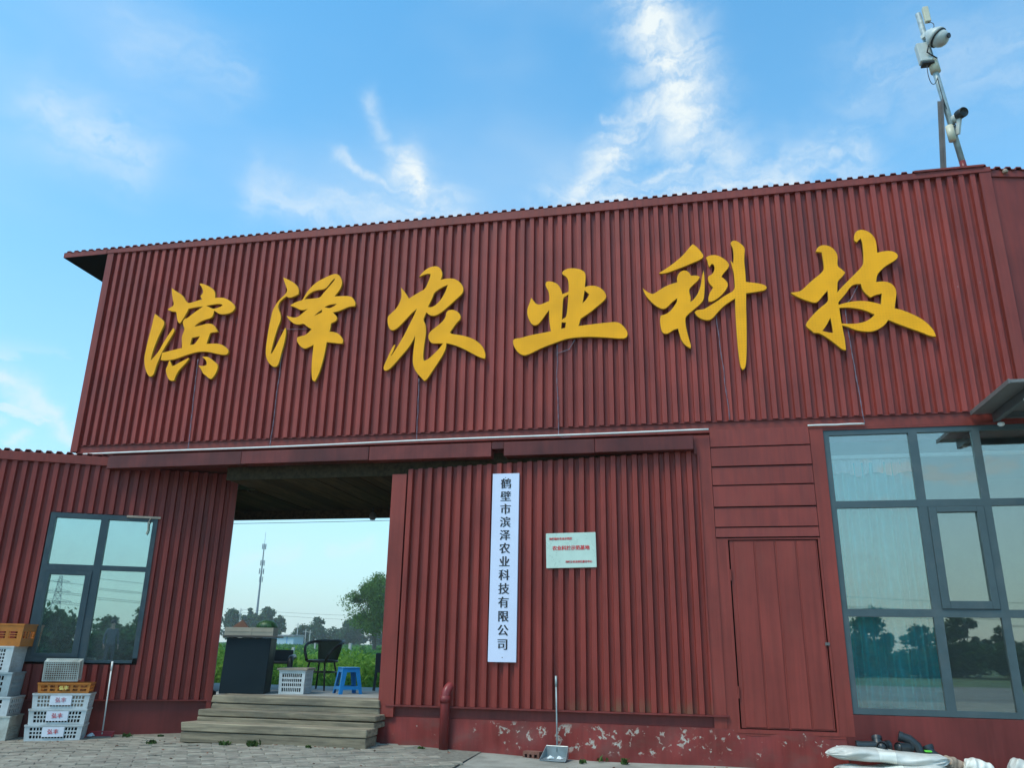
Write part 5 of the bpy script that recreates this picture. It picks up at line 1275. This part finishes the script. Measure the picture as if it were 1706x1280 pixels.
w3 = plants(900, (-11.5, -3.3), (2.85, 4.4), lambda x, y: 0.30 + 0.2 * np.sin(x * 3.1) * np.sin(y * 4), 18, 0.15, M['leaf_dry'], 'dry_grass', seed=6, asp=0.14)
cr = plants(9000, (-78, -12), (24, 90), lambda x, y: 0.55 + 0 * x, 9, 0.42, M['leaf_crop'], 'crop_rows', seed=7, spread=.25, asp=0.45)
cr2 = plants(7000, (-230, -40), (90, 240), lambda x, y: 0.6 + 0 * x, 5, 1.1, M['leaf_crop'], 'crop_rows', seed=9, spread=.6, asp=0.5)
# small weed tufts at the foot of the steps and the walls
def tuft(x, y, n, s_, label, seed, z=0.0):
    T_ = thing('weed_tuft', label, 'weed', (x, y, gz(x, y) + z), 0, 'weed tufts along the wall foot')
    r_ = np.random.default_rng(seed); V = []; F = []
    for k in range(n):
        a_ = r_.uniform(0, 2 * PI); L_ = s_ * r_.uniform(0.4, 1.1); o_ = r_.normal(size=2) * s_ * 0.45
        ln = r_.uniform(0.3, 1.0); w_ = 0.006 + 0.006 * r_.random()
        d = np.array([math.cos(a_), math.sin(a_)]); q = np.array([-d[1], d[0]]) * w_
        b0 = np.array([o_[0], o_[1]])
        for i, (t_, zz_, ww) in enumerate(((0, 0, 1), (.5, .75, 1.2), (1, 1.0, .1))):
            c_ = b0 + d * ln * L_ * t_
            V += [(c_[0] - q[0] * ww, c_[1] - q[1] * ww, zz_ * L_), (c_[0] + q[0] * ww, c_[1] + q[1] * ww, zz_ * L_ + .002)]
        b = len(V) - 6; F += [(b, b + 1, b + 3, b + 2), (b + 2, b + 3, b + 5, b + 4)]
    stuff(link('blades', npmesh('blades', V, F, M['leaf_tuft']), T_))
for i, (x, y, n, s_, lb) in enumerate(((-5.95, -0.64, 40, 0.10, 'small weed tuft at the left end of the bottom step'), (-5.05, -0.66, 90, 0.09, 'thick weed tuft at the middle of the bottom step'), (-4.70, -0.66, 80, 0.12, 'taller weed tuft right of the thick one at the bottom step'), (-4.05, -0.66, 50, 0.06, 'small flat weed tuft near the right end of the bottom step'),
                                       (-6.72, -0.02, 50, 0.09, 'weed tuft beside the red dustpan'), (-6.35, 0.12, 40, 0.05, 'flat weed tuft at the cabin wall foot'), (-2.95, -0.18, 50, 0.05, 'flat dark weed left of the drain pipe'), (-0.72, -0.22, 40, 0.09, 'weed tuft at the plinth below the door wall'), (-0.98, -0.12, 14, 0.10, 'single thin weed at the plinth'), (-1.15, -0.34, 30, 0.06, 'flat weed right of the grey dustpan'))):
    tuft(x, y, int(n * .7), s_ * 0.62, lb, 100 + i)

g_ = np.random.default_rng(77)
n_ = 110
X = g_.uniform(-9, 2.6, n_); Y_ = np.where(X < -6.0, g_.uniform(-2.6, -0.15, n_), g_.uniform(-1.6, -0.12, n_))
Y_ = np.where((X > -5.8) & (X < -3.3), np.minimum(Y_, -0.62), Y_)
P = np.stack([X, Y_, np.array([gz(x, y) + 0.021 for x, y in zip(X, Y_)])], 1)
V, F = leaf_quads(P, 0.035, g_, 0.9, 0.5)
stuff(link('leaf_litter', npmesh('leaf_litter', V, F, M['carton_d'])))

# ================================================================== FIELD FURNITURE
for i, (x, y, h, lb) in enumerate(((-20.7, 40, 1.20, 'white concrete post in the field right of the tub chair'), (-24.5, 40, 0.9, 'pale post in the field at the end of the shed'), (-30.2, 88, 1.5, 'short pale post beneath the big tree'), (-44.5, 86, 1.6, 'thin post beyond the white post'))):
    T_ = thing('concrete_post', lb, 'post', (x, y, -0.16), 0, 'posts in the field'); MB().box(-0.08, 0.08, -0.08, 0.08, 0, h + .1).build('shaft', M['post'], T_, bevel=0.01)
Sh = thing('shed', 'low pale blue shed with a ribbed grey roof beyond the field', 'shed', (-108.4, 200, -0.15))
MB().box(-4.6, 4.4, 0, 6, 0, 2.75).build('wall', M['shedwall'], Sh)
MB().box(-4.9, 4.8, -0.5, 6.5, 2.75, 3.0).build('roof', M['shedroof'], Sh)
for k in range(9): MB().box(-4.8 + k * 1.1, -4.5 + k * 1.1, -0.55, 6.4, 3.01, 3.16).build('roof_rib', M['post'], Sh)
for k in range(3): MB().box(-4 + k * 3.2, -3.85 + k * 3.2, -0.05, -0.01, 0, 2.9).build('corner_strip', M['blue'], Sh)
# telecom mast
Tm = thing('telecom_mast', 'tall slender telecom mast with antennas beyond the far trees', 'mast', (-143.2, 250, 0))
MB().tube([(0, 0, 0), (0, 0, 17), (0, 0, 33.5)], [0.5, 0.33, 0.17], 8).build('pole', M['mast'], Tm)
MB().tube([(0, 0, 33.5), (0, 0, 37.5)], 0.06, 6).build('lightning_rod', M['mast'], Tm)
for z, rr_, n_ in ((32.6, 0.6, 6), (27.0, 0.65, 5), (24.2, 0.75, 6), (21.5, .6, 3)):
    a_ = MB()
    for k in range(n_):
        t_ = 2 * PI * k / n_ + z
        a_.bar((rr_ * math.cos(t_), rr_ * math.sin(t_), z - .9), (rr_ * math.cos(t_), rr_ * math.sin(t_), z + .9), 0.22, 0.14)
        a_.bar((0, 0, z), (rr_ * math.cos(t_), rr_ * math.sin(t_), z), 0.09)
    a_.build('antenna_ring', M['mast'], Tm)
for i, (x, y, h, lb) in enumerate(((-123.4, 205, 10.2, 'thin utility pole in front of the far poplars at the left'), (-105.6, 205, 6.4, 'thin utility pole right of the shed'), (-103.1, 205, 4.8, 'short pale pole behind the tub chair'), (-101.8, 205, 4.6, 'pale pole right of the short one'))):
    T_ = thing('utility_pole', lb, 'pole', (x, y, -0.2), 0, 'utility poles beyond the field'); MB().tube([(0, 0, 0), (0, 0, h)], [0.17, 0.11], 8).build('shaft', M['post'], T_)
    MB().bar((-.7, 0, h - .6), (.7, 0, h - .6), 0.12).build('crossarm', M['post'], T_)
def span(p, q, sag, r, label):
    p, q = Vector(p), Vector(q)
    pts = [p.lerp(q, i / 24) - Vector((0, 0, sag * 4 * (i / 24) * (1 - i / 24))) for i in range(25)]
    tag(MB().tube(pts, r, 5).build('power_line', M['cable'], smooth=True), label, 'power line', 'overhead lines beyond the building')
span((-60, 34.2, 8.25), (10, 34.2, 8.35), 0.5, 0.016, 'dark overhead line crossing just below the passage ceiling')
span((-123.4, 205, 9.7), (-60, 205, 8.4), 0.7, 0.03, 'upper faint overhead line beyond the field')
span((-123.4, 205, 8.9), (-60, 205, 7.2), 0.8, 0.03, 'lower faint overhead line beyond the field')

# ================================================================== ACROSS THE LANE, SEEN IN THE WINDOW GLASS
verge = struct(MB().box(-140, 80, -60, -22.6, -0.155, -0.05).build('verge', M['field']))
rng = random.Random(17)
names = []
k = 0
def bush(x, y, h, r_, seed, lb):
    return tree('roadside_bush', lb, (x, y, -0.1), h, r_, seed, M['leaf_hedge'], 4200, 0.26, 0.0, 'bushes across the lane', lobes=40, squash=0.5, tr=0.08)
protos = [bush(-6, -33, 2.5, 1.9, 301, 'bush across the lane, mirrored in the window glass'), bush(-3, -34, 2.1, 2.0, 302, 'bush across the lane, mirrored in the window glass'), bush(0, -33, 2.8, 1.7, 303, 'bush across the lane, mirrored in the window glass')]
x = -22
while x < 46:
    p = protos[rng.randrange(3)]; o = dup(p, (x, -34.5 + rng.uniform(-1.5, 1.5), -0.1), rng.uniform(0, 6)); s_ = rng.uniform(0.75, 1.2); o.scale = (s_, s_, s_ * rng.uniform(.5, 0.85))
    x += rng.uniform(1.2, 2.0)
tp = [tree('roadside_tree', 'tree across the lane, mirrored in the window glass', (14, -60, -0.1), 4.8, 1.5, 311, M['leaf_hedge'], 4000, 0.34, 0.03, 'trees across the lane', lobes=36, squash=0.5)]
x = -24
while x < 60:
    o = dup(tp[0], (x, -62 + rng.uniform(-3, 3), -0.1), rng.uniform(0, 6)); s_ = rng.uniform(.5, 0.85); o.scale = (s_ * 1.3, s_ * 1.3, s_)
    x += rng.uniform(1.6, 4.6)
Py = thing('power_pylon', 'lattice power pylon across the lane, mirrored in the four pane window', 'pylon', (15.9, -97, -0.1), rad(14))
pm_ = MB(); HT = 27.0
def hwid(z): return 2.6 * (1 - z / HT) + 0.45
zl = [0, 4.5, 8.5, 12, 15, 17.5, 20, 22, 24, 25.5, 27]
for z0, z1 in zip(zl, zl[1:]):
    a_, b_ = hwid(z0), hwid(z1)
    cs = [(-1, -1), (1, -1), (1, 1), (-1, 1)]
    for i in range(4):
        c0, c1 = cs[i], cs[(i + 1) % 4]
        pm_.bar((c0[0] * a_, c0[1] * a_, z0), (c0[0] * b_, c0[1] * b_, z1), 0.16)
        pm_.bar((c0[0] * a_, c0[1] * a_, z0), (c1[0] * b_, c1[1] * b_, z1), 0.09); pm_.bar((c1[0] * a_, c1[1] * a_, z0), (c0[0] * b_, c0[1] * b_, z1), 0.09)
        pm_.bar((c0[0] * b_, c0[1] * b_, z1), (c1[0] * b_, c1[1] * b_, z1), 0.09)
for z, L_ in ((18, 5.0), (21.5, 4.2), (25, 3.4)):
    for s_ in (-1, 1):
        pm_.bar((0, 0, z), (s_ * L_, 0, z), 0.14); pm_.bar((0, 0, z + 1.1), (s_ * L_, 0, z), 0.1)
pm_.map(lambda x, y, z: (x * .32, y * .32, z * .32)); pm_.build('lattice', M['mast'], Py)
for i, (z, off) in enumerate(((17.2, -5), (17.2, 5), (20.7, -4.2), (20.7, 4.2), (24.2, 3.4))):
    ca, sa = math.cos(rad(14)), math.sin(rad(14))
    p_ = Vector((15.9 + .32 * off * ca, -97 + .32 * off * sa, z * .32))
    tag(MB().tube([p_ + Vector((90, -6, -0.4)) * (k / 12) + Vector((0, 0, -1.1 * 4 * (k / 12) * (1 - k / 12))) for k in range(-6, 13)], 0.022, 5).build('power_line', M['cable'], smooth=True), 'power line hung from the lattice pylon across the lane', 'power line', 'lines on the lattice pylon')

# a person on the lane, mirrored faintly in the four pane window
def figure(loc, rz):
    T_ = thing('person', 'person in a dark jacket standing on the lane, faintly mirrored in the cabin window', 'person', loc, rz)
    J = [(0, 0, .94), (0, 0.01, 1.12), (0, 0.0, 1.33), (0, -0.01, 1.45), (0, -0.015, 1.52), (0, -0.02, 1.60), (0, -0.01, 1.685),
         (.10, 0, .88), (.11, -.01, .50), (.115, .02, .09), (.12, -.13, .035), (-.10, 0, .88), (-.115, -.02, .50), (-.12, .02, .09), (-.125, -.13, .035),
         (.17, 0, 1.385), (.235, .02, 1.12), (.25, -.06, .88), (.25, -.09, .80), (-.17, 0, 1.385), (-.235, .02, 1.12), (-.245, -.06, .88), (-.245, -.09, .80)]
    E_ = [(0, 1), (1, 2), (2, 3), (3, 4), (4, 5), (5, 6), (0, 7), (7, 8), (8, 9), (9, 10), (0, 11), (11, 12), (12, 13), (13, 14), (2, 15), (15, 16), (16, 17), (17, 18), (2, 19), (19, 20), (20, 21), (21, 22)]
    Rr = [(.15, .11), (.14, .105), (.155, .11), (.06, .058), (.062, .068), (.078, .095), (.06, .07), (.095, .09), (.06, .062), (.042, .045), (.04, .03), (.095, .09), (.06, .062), (.042, .045), (.04, .03),
          (.062, .06), (.047, .047), (.033, .033), (.03, .02), (.062, .06), (.047, .047), (.033, .033), (.03, .02)]
    me = bpy.data.meshes.new('body'); me.from_pydata(J, E_, []); o = bpy.data.objects.new('body', me); COL.objects.link(o)
    sk = o.modifiers.new('skin', 'SKIN'); ss = o.modifiers.new('sub', 'SUBSURF'); ss.levels = 1; ss.render_levels = 1
    for v, r_ in zip(me.skin_vertices[0].data, Rr): v.radius = r_
    me.skin_vertices[0].data[0].use_root = True
    dg = bpy.context.evaluated_depsgraph_get(); dg.update()
    m2 = bpy.data.meshes.new_from_object(o.evaluated_get(dg)); bpy.data.objects.remove(o)
    m2.materials.clear()
    for mm in (mat('skin', (0.45, 0.27, 0.19), 0.5), mat('jacket', (0.09, 0.10, 0.12), 0.8), mat('trousers', (0.05, 0.05, 0.06), 0.8)): m2.materials.append(mm)
    for p in m2.polygons:
        z = p.center.z; x_ = abs(p.center.x); p.use_smooth = True
        p.material_index = 0 if z > 1.44 or (x_ > .2 and z < .9) else (1 if z > .90 else 2)
    bd = link('body', m2, T_)
    MB().lathe([(0.088, -0.02), (0.094, 0.02), (0.088, 0.06), (0.06, 0.10), (0.001, 0.115)], 14, (0, 0.0, 1.63)).build('hair', M['cable'], T_, smooth=True)
    for s_ in (-1, 1):
        fg = MB()
        for k, L_ in enumerate((.07, .08, .075, .06)):
            fg.tube([(s_ * .25, -.115 + k * .018, .79), (s_ * .248, -.12 + k * .018, .79 - L_ * .6), (s_ * .238, -.125 + k * .018, .79 - L_)], [.009, .008, .006], 6)
        fg.tube([(s_ * .235, -.12, .83), (s_ * .222, -.145, .80), (s_ * .222, -.15, .775)], [.011, .009, .007], 6)
        fg.build('fingers', m2.materials[0], T_, smooth=True)
figure((-1.05, -20.8, -0.02), rad(180))

# ================================================================== AIR
hm, hn, hout = mat_base('haze_air')
pv = hn.new('ShaderNodeVolumePrincipled')
pv.inputs['Color'].default_value = (0.995, 0.995, 0.985, 1)
pv.inputs['Density'].default_value = 0.00050
pv.inputs['Anisotropy'].default_value = 0.2
hn.l.new(pv.outputs[0], hout.inputs['Volume'])
hz_o = stuff(MB().box(-705, 705, -505, 1005, -1.2, 40.0).build('haze', hm))
